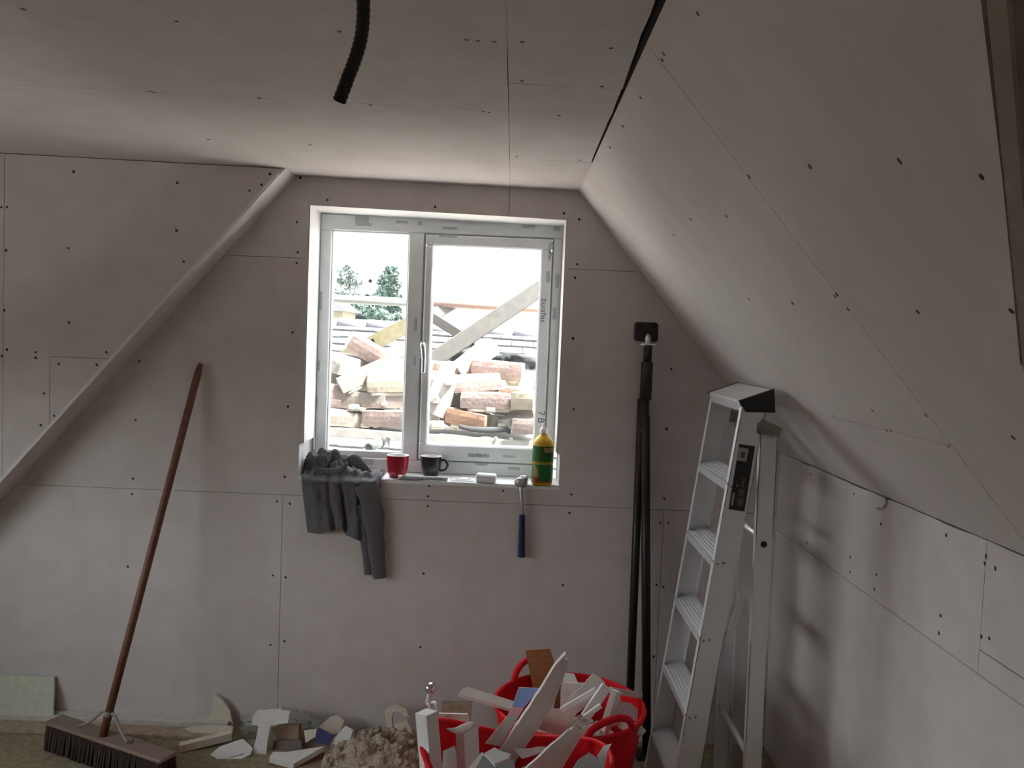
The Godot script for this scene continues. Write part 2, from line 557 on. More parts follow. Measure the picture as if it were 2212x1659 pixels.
	panel(rs, [S.call(ys - g, 0.0), S.call(1.211, 0.0), S.call(1.211, 1.652 - g), S.call(ys - g, 1.652 - g)], sn)
	panel(rs, [S.call(2.214, 1.652 + g), S.call(1.211, 1.652 + g), S.call(1.211, 2.1), S.call(1.615, 2.1), S.call(1.676, 2.168), S.call(1.834, 2.344), S.call(1.972, 2.491), S.call(2.214, 2.76)], sn)
	# the boards beyond the batten are set back
	var back := -sn * 0.07
	part(rs, "panel", slab_mesh([S.call(2.3, 1.6) + back, S.call(1.15, 1.6) + back, S.call(1.15, ZN) + back, S.call(2.3, ZN) + back], -sn * TB), M.board)
	part(rs, "rafter_void", slab_mesh([S.call(2.4, -0.3) + back * 1.4, S.call(0.9, -0.3) + back * 1.4, S.call(0.9, ZN + 0.1) + back * 1.4, S.call(2.4, ZN + 0.1) + back * 1.4], -sn * 0.1), M.backing)
	part(rs, "panel_backing", slab_mesh([S.call(2.23, 0.0) - sn * 0.014, S.call(1.18, 0.0) - sn * 0.014, S.call(1.18, 2.09) - sn * 0.014, S.call(1.6, 2.09) - sn * 0.014, S.call(1.972, 2.48) - sn * 0.014, S.call(2.23, 2.77) - sn * 0.014], -sn * 0.03), M.backing)
	screws(rs, [[1507, 30], [1433, 117], [1430, 130], [1384, 211], [1345, 273], [1317, 319], [1618, 382], [1749, 360], [1943, 348], [2120, 382], [1808, 636], [1832, 668], [1804, 640], [1492, 474], [1569, 467], [1455, 508], [1983, 674], [2185, 672], [1712, 655], [1618, 646], [1885, 887], [1925, 930], [1915, 930], [2000, 897], [2189, 945], [2050, 965], [1800, 899]], S.call(1.8, 0.0), sn)
	var tr := thing("trim_2", "bare timber batten along the edge of the sloping board", "batten", Vector3.ZERO, "", "structure")
	var mt := noisy(lin(0.26, 0.21, 0.17), lin(0.36, 0.30, 0.25), 2.0, 0.015, 0.8, 61) as Material
	var bst := new_st()
	beam(bst, S.call(1.60, 2.096) - sn * 0.02 + V(0, 0, 0.016), S.call(2.214, 2.774) - sn * 0.02 + V(0, 0, 0.016), 0.03, 0.05, 0.003, sn)
	part(tr, "batten", fin(bst), mt)

	# ---- right knee wall
	var wrr := thing("wall_right", "low plasterboard knee wall in the ladder's shadow", "wall", Vector3.ZERO, "", "structure")
	var kn := Vector3.LEFT
	var K := func(y: float, zz: float) -> Vector3: return V(KX, y, zz)
	panel(wrr, [K.call(0.0, 0.0), K.call(0.899 - g, 0.0), K.call(0.899 - g, 2.2), K.call(0.0, 2.2)], kn)
	panel(wrr, [K.call(0.0, 2.203), K.call(0.899 - g, 2.203), K.call(0.899 - g, ZN), K.call(0.0, ZN)], kn)
	var ke := [K.call(0.899 + g, 0.0)]
	for k in 25:
		ke.append(K.call(1.2085 - (rng.randf_range(0.0, 0.004) if k > 3 else 0.0), lerpf(0.0, 1.46 - g, k / 24.0)))
	ke.append(K.call(0.955, 1.46 - g)); ke.append(K.call(0.899 + g, 1.46 - g))
	panel(wrr, ke, kn)
	panel(wrr, [K.call(0.957, 1.46 + g), K.call(1.2085, 1.46 + g), K.call(1.2035, 1.75), K.call(1.2085, ZN), K.call(0.957, ZN)], kn)
	panel(wrr, [K.call(0.899 + g, 1.46 + g), K.call(0.9545, 1.46 + g), K.call(0.9545, ZN), K.call(0.899 + g, ZN)], kn)
	part(wrr, "studwork", box_at(V(KX + TB + 0.001, -0.1, -0.3), V(KX + 0.15, 1.35, ZN + 0.1), 0.0), M.backing)
	# torn paper curl at the top of the board
	var curl := []
	for p in [[1896, 1098], [1906, 1097], [1913, 1090], [1914, 1079], [1910, 1072]]:
		curl.append(Px(p[0], p[1], KX - 0.004))
	var cst := smooth_st()
	tube(cst, spline(curl, 4), func(_t): return 0.003, 6)
	part(wrr, "torn_paper", fin(cst), M.rubble)
	screws(wrr, [[1750, 1025], [1845, 1067], [1903, 1132], [1893, 1241], [1889, 1273], [1837, 1203], [1836, 1235], [2044, 1156], [2032, 1330], [2028, 1368], [2130, 1202], [2127, 1217], [2150, 1228], [2120, 1375], [2137, 1379], [1743, 1172]], V(KX, 1, 0), kn)

	# ---- dormer cheek on the left and the strip of slope under it
	var ck := thing("wall_left_cheek", "triangular dormer cheek of grey plasterboard beside the gable", "wall", Vector3.ZERO, "", "structure")
	var zc := ZC
	var T := func(x: float, y: float) -> Vector3: return V(x, y, zc)
	var bx := Pz(108, 770, ZC)
	var vx := Pz(8, 600, ZC).x
	var tri_c: float = lslope_x(bx.y)
	panel(ck, [T.call(vx + g, ceil_y(vx) - 0.003), T.call(-0.893, ceil_y(-0.89) - 0.003), T.call(tri_c, bx.y + g), T.call(bx.x - g, bx.y + g), T.call(bx.x - g, lslope_y(bx.x)), T.call(vx + g, lslope_y(vx))], N)
	panel(ck, [T.call(bx.x + g, bx.y - g), T.call(tri_c - 0.002, bx.y - g), T.call(bx.x + g, lslope_y(bx.x) + 0.002)], N)
	panel(ck, [T.call(XL, ceil_y(XL) - 0.003), T.call(vx - g, ceil_y(vx) - 0.003), T.call(vx - g, lslope_y(vx)), T.call(lslope_x(0.0), 0.0), T.call(XL, 0.0)], N)
	backing(ck, [[V(XL - 0.1, 2.4, zc - TB - 0.001), V(-0.86, 2.4, zc - TB - 0.001), V(-0.868, lslope_y(-0.868) + 0.02, zc - TB - 0.001), V(lslope_x(0.0), 0.02, zc - TB - 0.001), V(XL - 0.1, 0.02, zc - TB - 0.001)]], V(0, 0, -0.15))
	screws(ck, [[159, 371], [383, 395], [583, 376], [565, 399], [539, 412], [381, 498], [397, 565], [148, 536], [13, 541], [15, 447], [3, 448], [9, 670], [149, 697], [77, 761], [77, 773], [15, 755], [4, 769], [230, 761], [127, 786], [209, 788], [95, 850], [88, 918], [117, 898]], V(0, 0, ZC), N)
	var sp := thing("wall_left_slope", "narrow pale strip of sloping board under the dormer cheek", "wall", Vector3.ZERO, "", "structure")
	var sd := Vector3(0.652, -0.758, 0)
	var e4 := []
	for k in 61:
		var x := lerpf(-0.878, lslope_x(0.0), k / 60.0)
		e4.append(V(x, lslope_y(x), ZC + 0.003 + rng.randf_range(-0.0025, 0.002)))
	e4.append(V(lslope_x(0.0), 0.0, 0.0)); e4.append(V(-0.878, lslope_y(-0.878), 0.0))
	part(sp, "panel", slab_mesh(e4, -sd * TB, M.board, M.gypsum))

	# ---- dormer front wall (left, out of frame) with its window opening, and the wall behind the camera
	var wlw := thing("wall_left", "dormer front wall of plasterboard round a wide window", "wall", Vector3.ZERO, "", "structure")
	for b in [[V(XL - 0.25, -0.1, -0.3), V(XL, WL_Y0, ZN + 0.1)], [V(XL - 0.25, WL_Y1, -0.3), V(XL, 2.45, ZN + 0.1)], [V(XL - 0.25, WL_Y0, -0.3), V(XL, WL_Y1, WL_Z0)], [V(XL - 0.25, WL_Y0, WL_Z1), V(XL, WL_Y1, ZN + 0.1)]]:
		part(wlw, "panel", box_at(b[0], b[1], 0.0), M.board)
	var wn := thing("wall_near", "plasterboard wall closing the attic at the far end", "wall", Vector3.ZERO, "", "structure")
	part(wn, "panel", box_at(V(XL - 0.25, -0.1, ZN), V(KX + 0.2, 2.45, ZN + 0.12), 0.0), M.board)

const WL_Y0 := 0.8
const WL_Y1 := 1.58
const WL_Z0 := 0.95
const WL_Z1 := 3.0

# a bar with a moulded (sloped) inner edge
func rail(parent: Node3D, called: String, lo: Vector3, hi: Vector3, c := 0.004):
	part(parent, called, box_at(lo, hi, c), M.upvc)

func window_far():
	var w := thing("window_1", "white plastic window with a fixed pane and an opening sash", "window", Vector3.ZERO, "", "structure")
	var zf := -0.2
	var zb := -0.268
	var x0 := -0.823; var x1 := 0.198; var y0 := 1.036; var y1 := 2.117
	# fixed frame
	rail(w, "frame_rail", V(x0, y0, zb), V(x1, 1.092, zf))
	rail(w, "frame_rail", V(x0, 2.05, zb), V(x1, y1, zf))
	rail(w, "frame_stile", V(x0, 1.092, zb), V(-0.775, 2.05, zf))
	rail(w, "frame_stile", V(0.158, 1.092, zb), V(x1, 2.05, zf))
	rail(w, "mullion", V(-0.449, 1.092, zb), V(-0.384, 2.05, zf))
	# glazing beads of the fixed pane
	var st := new_st()
	for b in [[V(-0.775, 1.092, -0.24), V(-0.449, 1.12, -0.212)], [V(-0.775, 2.044, -0.24), V(-0.449, 2.05, -0.212)], [V(-0.775, 1.12, -0.24), V(-0.769, 2.044, -0.212)], [V(-0.455, 1.12, -0.24), V(-0.449, 2.044, -0.212)]]:
		cbox(st, Transform3D(Basis(), (b[0] + b[1]) * 0.5), b[1] - b[0], 0.003)
	part(w, "glazing_bead", fin(st), M.upvc)
	part(w, "pane", box_at(V(-0.772, 1.11, -0.244), V(-0.452, 2.047, -0.24), 0.0), M.glass)
	# opening sash, proud of the frame
	var s := Node3D.new()
	s.name = "sash"
	w.add_child(s, true)
	var zs := -0.188
	rail(s, "sash_rail", V(-0.378, 1.096, -0.255), V(0.154, 1.163, zs), 0.006)
	rail(s, "sash_rail", V(-0.378, 2.0, -0.255), V(0.154, 2.046, zs), 0.006)
	rail(s, "sash_stile", V(-0.378, 1.163, -0.255), V(-0.343, 2.0, zs), 0.006)
	rail(s, "sash_stile", V(0.107, 1.163, -0.255), V(0.154, 2.0, zs), 0.006)
	part(s, "pane", box_at(V(-0.345, 1.16, -0.232), V(0.109, 2.003, -0.228), 0.0), M.glass)
	# dark gasket behind the sash
	var gst := new_st()
	for b in [[V(-0.384, 1.09, -0.21), V(0.16, 1.096, -0.1985)], [V(-0.384, 2.046, -0.21), V(0.16, 2.0515, -0.1985)], [V(-0.3845, 1.096, -0.21), V(-0.378, 2.046, -0.1985)], [V(0.154, 1.096, -0.21), V(0.159, 2.046, -0.1985)]]:
		cbox(gst, Transform3D(Basis(), (b[0] + b[1]) * 0.5), b[1] - b[0], 0.0005)
	part(w, "gasket", fin(gst), M.seal)
	# lever handle on the sash
	var h0 := Pz(914, 758, zs)
	var h := smooth_st()
	tube(h, spline([h0 + V(0, 0.03, 0.004), h0 + V(0.0, 0.028, 0.03), h0 + V(0.004, 0.01, 0.042), h0 + V(0.007, -0.03, 0.04), h0 + V(0.007, -0.09, 0.038)], 6), func(t): return 0.012 - 0.004 * t, 12)
	part(s, "handle", fin(h), M.chrome)
	part(s, "handle_plate", box_at(h0 + V(-0.014, -0.03, -0.001), h0 + V(0.014, 0.042, 0.008), 0.004), M.film)
	# printed film on the profiles
	var words := [[1175, 645, 0.098, zs, true, "Duraflex"], [1189, 525, 0.07, zs, true, "Duraflex"], [1170, 887, 0.05, zs, true, "7 B"], [1012, 983, 0.075, zs, false, "Duraflex  5"], [1186, 640, 0.02, zs, true, ""]]
	var f := SystemFont.new()
	f.font_names = PackedStringArray(["Droid Sans"])
	for q in words:
		if q[5] == "": continue
		var tm := TextMesh.new()
		tm.font = f
		tm.font_size = 24
		tm.text = q[5]
		tm.depth = 0.0005
		tm.pixel_size = 0.01
		var len_: float = tm.get_aabb().size.x
		var k: float = q[2] / maxf(len_, 0.01)
		tm.horizontal_alignment = HORIZONTAL_ALIGNMENT_LEFT
		var bs := Basis(Vector3.BACK, -PI / 2 if q[4] else 0.0).scaled(Vector3.ONE)
		var at := Pz(q[0], q[1], q[3] + 0.0003)
		part(s, "print", tm, M.ink, Transform3D(bs * Basis.from_scale(V(k, k, 1.0)), at))
	# scuffed patches of protective film
	for q in [[782, 474, 30, 14], [785, 485, 34, 6], [868, 480, 26, 6], [907, 482, 10, 9], [1142, 489, 28, 7], [972, 493, 30, 6], [968, 510, 40, 5], [1203, 494, 14, 10], [1184, 598, 8, 24], [1204, 607, 8, 28], [1198, 677, 8, 26], [688, 790, 6, 22], [693, 650, 6, 40], [683, 870, 6, 30], [1034, 984, 46, 8], [1100, 986, 28, 5], [1110, 1012, 26, 6], [1040, 1003, 26, 5], [795, 998, 22, 14], [898, 700, 6, 30], [896, 780, 6, 20]]:
		var zz: float = -0.2 + 0.0003
		var c := Pz(q[0], q[1], zz)
		if c.x > -0.378 and c.x < 0.154 and c.y > 1.096 and c.y < 2.046: zz = zs + 0.0003
		c = Pz(q[0], q[1], zz)
		var hw: float = q[2] / 1020.0
		var hh: float = q[3] / 1020.0
		var pts := rough_poly([c + V(-hw, -hh, 0), c + V(hw, -hh, 0), c + V(hw, hh, 0), c + V(-hw, hh, 0)], 0.0015, 0.012)
		part(w, "film_patch", slab_mesh(pts, V(0, 0, -0.0002)), M.film)
	# little lozenge sticker on the fixed pane
	var c2 := Pz(800, 607, -0.2392)
	part(w, "sticker", slab_mesh([c2 + V(0, 0.011, 0), c2 + V(0.0105, 0, 0), c2 + V(0, -0.011, 0), c2 + V(-0.0105, 0, 0)], V(0, 0, -0.0004)), M.seal)

func window_left():
	var w := thing("window_2", "wide white dormer window on the left wall", "window", Vector3.ZERO, "", "structure")
	var xa := XL - 0.2; var xb := XL - 0.13
	rail(w, "frame_rail", V(xa, WL_Y0, WL_Z0), V(xb, WL_Y0 + 0.06, WL_Z1))
	rail(w, "frame_rail", V(xa, WL_Y1 - 0.06, WL_Z0), V(xb, WL_Y1, WL_Z1))
	for z in [WL_Z0, (WL_Z0 + WL_Z1) * 0.5 - 0.03, WL_Z1 - 0.06]:
		rail(w, "frame_stile", V(xa, WL_Y0 + 0.06, z), V(xb, WL_Y1 - 0.06, z + 0.06))
	for z in [WL_Z0, (WL_Z0 + WL_Z1) * 0.5]:
		part(w, "pane", box_at(V(XL - 0.168, WL_Y0 + 0.055, z + 0.03), V(XL - 0.164, WL_Y1 - 0.055, z + 0.5 * (WL_Z1 - WL_Z0) - 0.03), 0.0), M.glass)

# ================================================================ outside the window
var brick_meshes := []
func brick_shape(seed_: int, s: Vector3, chip: float) -> ArrayMesh:
	var n := FastNoiseLite.new()
	n.seed = seed_
	n.frequency = 14.0
	n.fractal_octaves = 3
	var st := smooth_st()
	st.set_smooth_group(-1)
	var f := func(p: Vector3) -> Vector3:
		# rounded, chipped corners and a slightly uneven face
		var e := 0
		var q := p
		for a in 3:
			if absf(absf(p[a]) - s[a] * 0.5) < 1e-5: e += 1
		var d := n.get_noise_3dv(p + Vector3.ONE * seed_)
		if e >= 2: q *= 1.0 - chip * (0.55 + 0.9 * absf(d)) * (1.0 if e == 2 else 1.5)
		else: q += p.normalized() * d * chip * 0.03
		return q
	var nn := [6, 3, 4]
	for ax in 3:
		var a1 := (ax + 1) % 3
		var a2 := (ax + 2) % 3
		for sg in [-1.0, 1.0]:
			for i in nn[a1]:
				for j in nn[a2]:
					var q := []
					for k in [[0, 0], [1, 0], [1, 1], [0, 1]]:
						var p := Vector3.ZERO
						p[ax] = sg * s[ax] * 0.5
						p[a1] = (float(i + k[0]) / nn[a1] - 0.5) * s[a1]
						p[a2] = (float(j + k[1]) / nn[a2] - 0.5) * s[a2]
						q.append(f.call(p))
					var o := Vector3.ZERO
					o[ax] = sg
					quad(st, q[0], q[1], q[2], q[3], o)
	return fin(st)

# px, py of the middle, z, turn in the picture (deg, + anticlockwise), yaw (deg), pitch (deg), kind, size scale, mortar side (0 none, 1 under, -1 over)
func brick(px: float, py: float, z: float, roll: float, yaw: float, pitch: float, kind: int, size := 1.0, mortar := 0, half := 1.0, label := ""):
	var o := thing("brick", label, "brick", Pz(px, py, z), "bricks heaped on the scaffold")
	o.basis = Basis(Vector3.BACK, deg_to_rad(roll)) * Basis(Vector3.RIGHT, deg_to_rad(pitch)) * Basis(Vector3.UP, deg_to_rad(yaw)) * Basis.from_scale(V(size * half, size, size))
	part(o, "body", brick_meshes[rng.randi() % brick_meshes.size()], M.bricks[kind])
	if mortar != 0:
		part(o, "mortar", mortar_mesh, M.mortar, Transform3D(Basis(Vector3.UP, 0.05), V(rng.randf_range(-0.015, 0.015), -0.042 * mortar, 0)))

var mortar_mesh: ArrayMesh

func outside():
	for k in 6: brick_meshes.append(brick_shape(31 + k * 7, V(0.222, 0.072, 0.106), 0.05))
	mortar_mesh = brick_shape(99, V(0.19, 0.02, 0.098), 0.14)
	# ---- scaffold deck outside the window
	for k in 4:
		var zf := -0.555 - k * 0.232
		var a := V(-1.35, 1.187, zf - 0.112)
		var b := V(0.75, 1.128, zf - 0.112)
		var o := single("scaffold_board", ["edge scaffold board with two nail heads carrying the lowest bricks", "second scaffold board behind the nailed one under the bricks", "third scaffold board under the back of the brick heap", "outermost scaffold board below the roofing felt"][k], "board", beam_mesh(a, b, 0.04, 0.222, 0.004, Vector3.BACK), M.deck, V(0, -0.02, 0), "scaffold boards under the bricks")
		if k == 0:
			for q in [[1071, 947], [1104, 948]]:
				part(o, "nail_head", lathe([Vector2(0, 0), Vector2(0.009, 0.0), Vector2(0.007, 0.004), Vector2(0, 0.005)], 10), M.seal, Transform3D(Basis(Vector3.RIGHT, PI / 2), Pz(q[0], q[1], zf + 0.0) - o.position))
	# ---- bricks, lowest first
	var B := [
		# left pane
		[736, 901, -0.64, -7, 20, 4, 3, 1.0, 0, 0.95, "brownish grey brick on the scaffold board, skewed, next to the window's left frame"], [792, 899, -0.78, 4, -30, 0, 1, 0.9, 0, 1.0, "buff brick wedged between the two lowest bricks behind the fixed pane"], [838, 902, -0.64, 2, -6, 3, 0, 1.05, 0, 1.0, "large pink brick lying flat on the board behind the fixed pane"], [900, 905, -0.66, -2, 10, 0, 3, 1.0, 0, 1.0, "brownish grey brick on the board behind the mullion"],
		[722, 846, -0.68, -2, 12, 0, 0, 1.0, 0, 0.9, "pink brick end in the second course beside the left frame"], [790, 862, -0.68, -2, -8, 0, 3, 1.0, 0, 1.0, "brownish grey brick lying flat under the steeply leaning mortar-caked one"], [858, 864, -0.70, 0, 14, 0, 3, 1.0, 0, 1.0, "brownish grey brick beside the mullion in the second course"],
		[782, 812, -0.70, 25, 14, 5, 3, 1.1, 1, 1.0, "brownish grey brick leaning up to one side with mortar under it"], [846, 826, -0.68, 2, 12, 4, 1, 1.15, 1, 0.95, "buff yellow brick with thick mortar under it beside the mullion"], [900, 830, -0.75, 4, 30, 0, 0, 1.0, 0, 1.0, "pink brick half hidden behind the mullion"],
		[744, 786, -0.80, -14, 62, 4, 4, 1.2, 0, 0.8, "stubby cream brick with rounded corners below the spirit level"], [800, 760, -0.86, -31, 18, 5, 0, 1.15, 0, 1.0, "pink brick sloping steeply down in front of the spirit level"], [858, 790, -0.86, 6, 30, 0, 4, 1.0, 0, 0.9, "cream brick beside the mullion under the highest pink one"], [866, 757, -0.92, 24, 20, 0, 0, 1.0, 0, 1.0, "pink brick tilted upwards beside the mullion below the spirit level's end"],
		[728, 818, -0.86, 4, 20, 0, 3, 1.0, 0, 1.0, "brownish grey brick behind the stubby cream one"], [760, 835, -0.88, 0, -10, 0, 1, 1.0, 0, 1.0, "buff brick hidden behind the leaning mortar-caked brick"], [820, 790, -0.92, -6, 10, 0, 3, 1.0, 0, 1.0, "brownish grey brick behind the sloping pink one"],
		# right pane
		[1011, 903, -0.66, -8, -14, 3, 2, 1.05, 1, 0.88, "orange red brick tilted on the board behind the dark felt scrap"], [1070, 911, -0.72, -4, 50, 0, 3, 0.9, 0, 0.7, "short brownish grey brick stub between orange brick and pale chunk"], [1115, 899, -0.86, 10, -18, 0, 3, 1.0, 0, 1.0, "brownish grey brick lying behind the pale broken chunk"], [1136, 918, -0.62, 0, 80, 0, 0, 1.0, 0, 0.9, "pink brick end standing on the board behind the glue bottle"], [1101, 912, -0.66, 14, 40, 12, 4, 0.75, 0, 0.5, "pale broken brick chunk on the board beside the pink brick end"],
		[1050, 864, -0.66, 1, -3, 2, 0, 1.05, 1, 1.05, "long pink brick lying flat on top of the orange red one"], [1119, 858, -0.72, -3, 62, 0, 2, 1.0, -1, 0.9, "orange brick end with mortar on top beside the long pink brick"], [1148, 864, -0.66, 2, 66, 0, 1, 1.1, 0, 1.0, "buff brick end beside the right sash stile"],
		[955, 850, -0.66, 62, 8, 62, 4, 1.0, 0, 1.0, "cream brick standing with its broad face to the window by the sash"], [950, 893, -0.74, -24, 12, 0, 3, 0.95, 0, 1.0, "brownish grey brick sloping under the broad-faced cream brick"], [1095, 836, -0.80, 3, 14, 0, 1, 1.1, 0, 1.0, "buff brick lying in the third course beside the right sash stile"],
		[1027, 826, -0.72, 5, 14, 5, 0, 1.08, 0, 1.0, "pink brick tilted slightly up on top of the long pink brick"], [1076, 798, -0.80, -3, -8, 4, 0, 1.12, 1, 1.05, "pink brick with mortar under it at the top beside the roofing felt"],
		[972, 800, -0.82, -3, 42, 4, 1, 1.1, 0, 0.9, "buff brick showing two faces below the long grey rafter"], [1025, 775, -0.86, 34, 22, 18, 1, 1.12, 0, 1.0, "buff brick tipped on its edge at the very top of the heap"], [936, 795, -0.80, -8, 30, 0, 1, 1.0, 0, 0.8, "short buff brick beside the sash stile under the long rafter"], [938, 816, -0.74, -14, 20, 0, 0, 1.0, 0, 0.8, "short pink brick beside the sash stile under the short buff one"],
		[985, 838, -0.84, 0, 10, 0, 3, 1.0, 0, 1.0, "brownish grey brick hidden behind the tilted pink brick"], [1000, 868, -0.84, 2, -12, 0, 1, 1.0, 0, 1.0, "buff brick hidden behind the long pink brick"], [1125, 822, -0.92, 6, 10, 0, 3, 1.0, 0, 1.0, "brownish grey brick at the back under the roofing felt"]]
	for b in B: brick(b[0], b[1], b[2], b[3], b[4], b[5], b[6], b[7], b[8], b[9], b[10])
	# bricks further back that carry the heap
	for r in 2:
		for k in 7 - r:
			var x := -0.95 + 0.245 * k + 0.12 * r
			var o := thing("brick", "brick at the back of the heap on the scaffold", "brick", V(x, 1.212 + r * 0.076 - 0.028 * (x + 0.4), -1.13 - 0.01 * r), "bricks at the back of the heap")
			o.rotation.y = rng.randf_range(-0.2, 0.2)
			part(o, "body", brick_meshes[(r + k) % 6], M.bricks[(r * 2 + k) % 5])
	# broken bits on the boards
	for q in [[765, 880, 24], [783, 885, 14], [757, 886, 12], [830, 873, 14], [945, 917, 30], [925, 915, 22], [1085, 921, 20], [1110, 924, 18], [790, 918, 20], [812, 921, 12], [935, 862, 30], [968, 828, 20], [1060, 885, 22], [862, 918, 12]]:
		var sz: float = q[2] / 452.0
		single("brick_fragment", "small broken lump of brick and mortar among the bricks", "rubble", brick_shape(int(q[0]), V(sz, sz * 0.6, sz * 0.8), 0.2), M.bricks[4] if int(q[0]) % 2 == 0 else M.mortar, Pz(q[0], q[1], -0.62), "broken lumps among the bricks")
	# dark slate along the board
	var sl := smooth_st()
	tube(sl, spline([Pz(992, 921, -0.6), Pz(1020, 927, -0.585), Pz(1060, 929, -0.585), Pz(1092, 928, -0.59), Pz(1102, 934, -0.6)], 5), func(t): return 0.016 * (1.0 - 0.7 * absf(t - 0.45)), 10, 0.6)
	single("roof_slate", "dark curved scrap of roofing felt along the board edge", "roofing scrap", fin(sl), M.felt, Vector3.ZERO)
	# ---- yellow spirit level leaning behind the bricks
	var a0 := Pz(708, 792, -1.0)
	var a1 := Pz(905, 690, -1.0)
	var ud := (a1 - a0).normalized()
	var vd := V(-ud.y, ud.x, 0)
	var L := a0.distance_to(a1)
	var hw := 0.04
	var lv := thing("spirit_level", "yellow box spirit level with a hand slot leaning behind the bricks", "spirit level", a0)
	var q4 := func(u0: float, u1: float, v0: float, v1: float) -> Array: return [ud * u0 + vd * v0, ud * u1 + vd * v0, ud * u1 + vd * v1, ud * u0 + vd * v1]
	var yel := noisy(lin(0.11, 0.10, 0.05), lin(0.15, 0.14, 0.085), 2.0, 0.02, 0.5, 41)
	var ls := new_st()
	var s0 := L * 0.32; var s1 := L * 0.52
	for r in [[0.0, s0, -hw, hw], [s1, L, -hw, hw], [s0, s1, -hw, -hw + 0.018], [s0, s1, hw - 0.018, hw]]:
		slab(ls, ls, q4.call(r[0], r[1], r[2], r[3]), V(0, 0, -0.024))
	part(lv, "body", fin(ls), yel)
	part(lv, "slot_liner", slab_mesh(q4.call(s0, s1, -hw + 0.018, hw - 0.018), V(0, 0, -0.002)), M.felt, Transform3D(Basis(), V(0, 0, -0.022)))
	# ---- timbers
	var tb := [[925, 785, 1185, 612, -1.0, 0.085, "long grey rafter slanting up behind the bricks"], [905, 668, 992, 722, -1.1, 0.05, "grey timber slanting down towards the long rafter"], [1143, 640, 1200, 608, -1.17, 0.05, "short timber end jutting beside the sash"], [925, 690, 1000, 645, -2.55, 0.07, "pale timber slanting across the rusty tube"]]
	for q in tb:
		single("timber", q[6], "timber", beam_mesh(Pz(q[0], q[1], q[4]), Pz(q[2], q[3], q[4] - 0.15), q[5], 0.045, 0.003), M.timber, Vector3.ZERO)
	# ---- guard rails
	single("scaffold_tube", "pale galvanised scaffold tube across the fixed pane", "scaffold tube", tube_mesh([Pz(480, 634, -1.45), Pz(918, 655, -1.45)], 0.0242, 20), M.galv, Vector3.ZERO)
	single("scaffold_tube", "rusty brown scaffold tube behind the slanting rafter", "scaffold tube", tube_mesh([Pz(880, 652, -2.6), Pz(1260, 673, -2.6)], 0.0242, 20), M.rust, Vector3.ZERO)
	for q in [[500.0, -1.5], [909.0, -1.5], [912.0, -2.65], [1275.0, -2.65]]:
		var p := Pz(q[0], 660, q[1])
		single("scaffold_standard", {500.0: "upright pole at the wall end of the pale guard rail", 909.0: "upright pole behind the mullion carrying the pale guard rail", 912.0: "upright pole behind the mullion carrying the rusty tube", 1275.0: "upright pole at the outer end of the rusty tube"}[q[0]], "scaffold tube", tube_mesh([V(0, -3.0 - p.y, 0), V(0, 2.2, 0)], 0.0242, 16), M.galv, p, "upright scaffold poles")
	for x in [-1.2, 0.62]:
		single("scaffold_transom", "cross tube under the boards on the spirit level's side" if x < 0.0 else "cross tube under the boards on the glue bottle's side", "scaffold tube", tube_mesh([V(0, 0, -0.42), V(0, 0, -1.52)], 0.0242, 14), M.galv, V(x, 1.183 - 0.0282 * (x + 1.35) - 0.084, 0), "cross tubes under the boards")
	var tb2 := thing("scaffold_tube", "short tube end poking out under the scaffold board", "scaffold tube", Vector3.ZERO)
	var te := Pz(797, 968, -0.5)
	var tdir := V(0.10, 0.06, -0.2).normalized()
	part(tb2, "tube", lathe([Vector2(0.019, 0.0), Vector2(0.0242, 0.0), Vector2(0.0242, 0.16), Vector2(0.019, 0.16), Vector2(0.019, 0.0)], 24), M.galv, Transform3D(frame_along(tdir), te))
	part(tb2, "collar", lathe([Vector2(0.0245, 0.08), Vector2(0.03, 0.08), Vector2(0.03, 0.11), Vector2(0.0245, 0.11)], 24), M.galv, Transform3D(frame_along(tdir), te))
	single("bolt", "dark bolt hanging under the scaffold board", "bolt", lathe([Vector2(0, -0.03), Vector2(0.004, -0.02), Vector2(0.011, 0.0), Vector2(0.011, 0.012), Vector2(0.016, 0.012), Vector2(0.016, 0.03), Vector2(0, 0.03)], 12), M.seal, Pz(841, 955, -0.52))
	# ---- roofing felt
	var fst := smooth_st()
	var upper := [[925, 770], [975, 740], [1020, 728], [1032, 742], [1052, 762], [1075, 768], [1095, 763], [1130, 765], [1200, 758]]
	var lower := [[925, 830], [975, 830], [1020, 830], [1035, 830], [1055, 835], [1080, 840], [1100, 840], [1130, 842], [1200, 850]]
	var nz := FastNoiseLite.new(); nz.seed = 5; nz.frequency = 5.0
	grid(fst, 64, 16, func(u: float, v: float) -> Vector3:
		var t: float = u * (upper.size() - 1)
		var i := mini(int(t), upper.size() - 2)
		var a := Vector2(upper[i][0], upper[i][1]).lerp(Vector2(upper[i + 1][0], upper[i + 1][1]), t - i)
		var b := Vector2(lower[i][0], lower[i][1]).lerp(Vector2(lower[i + 1][0], lower[i + 1][1]), t - i)
		var c := a.lerp(b, v)
		var roll := 0.03 * sin(minf(v * 6.0, 1.0) * PI)
		return Pz(c.x, c.y, -1.22 + roll + 0.10 * v + 0.05 * nz.get_noise_2d(u * 1.4, v * 0.7)))
	single("roofing_felt", "crumpled charcoal roofing felt behind the bricks", "roofing felt", fin(fst), M.felt, Vector3.ZERO)
	# ---- neighbour's tiled roof
	var rf := thing("tiled_roof", "pale grey tiled roof of the neighbouring house beyond the scaffold", "roof", V(0, 0, -8.7))
	var ridge_y := 1.62 + 0.08
	var pitch := deg_to_rad(30)
	var dn := V(0, -sin(pitch), cos(pitch))
	var nr := V(0, cos(pitch), sin(pitch))
	var o0 := V(0, ridge_y, 0)
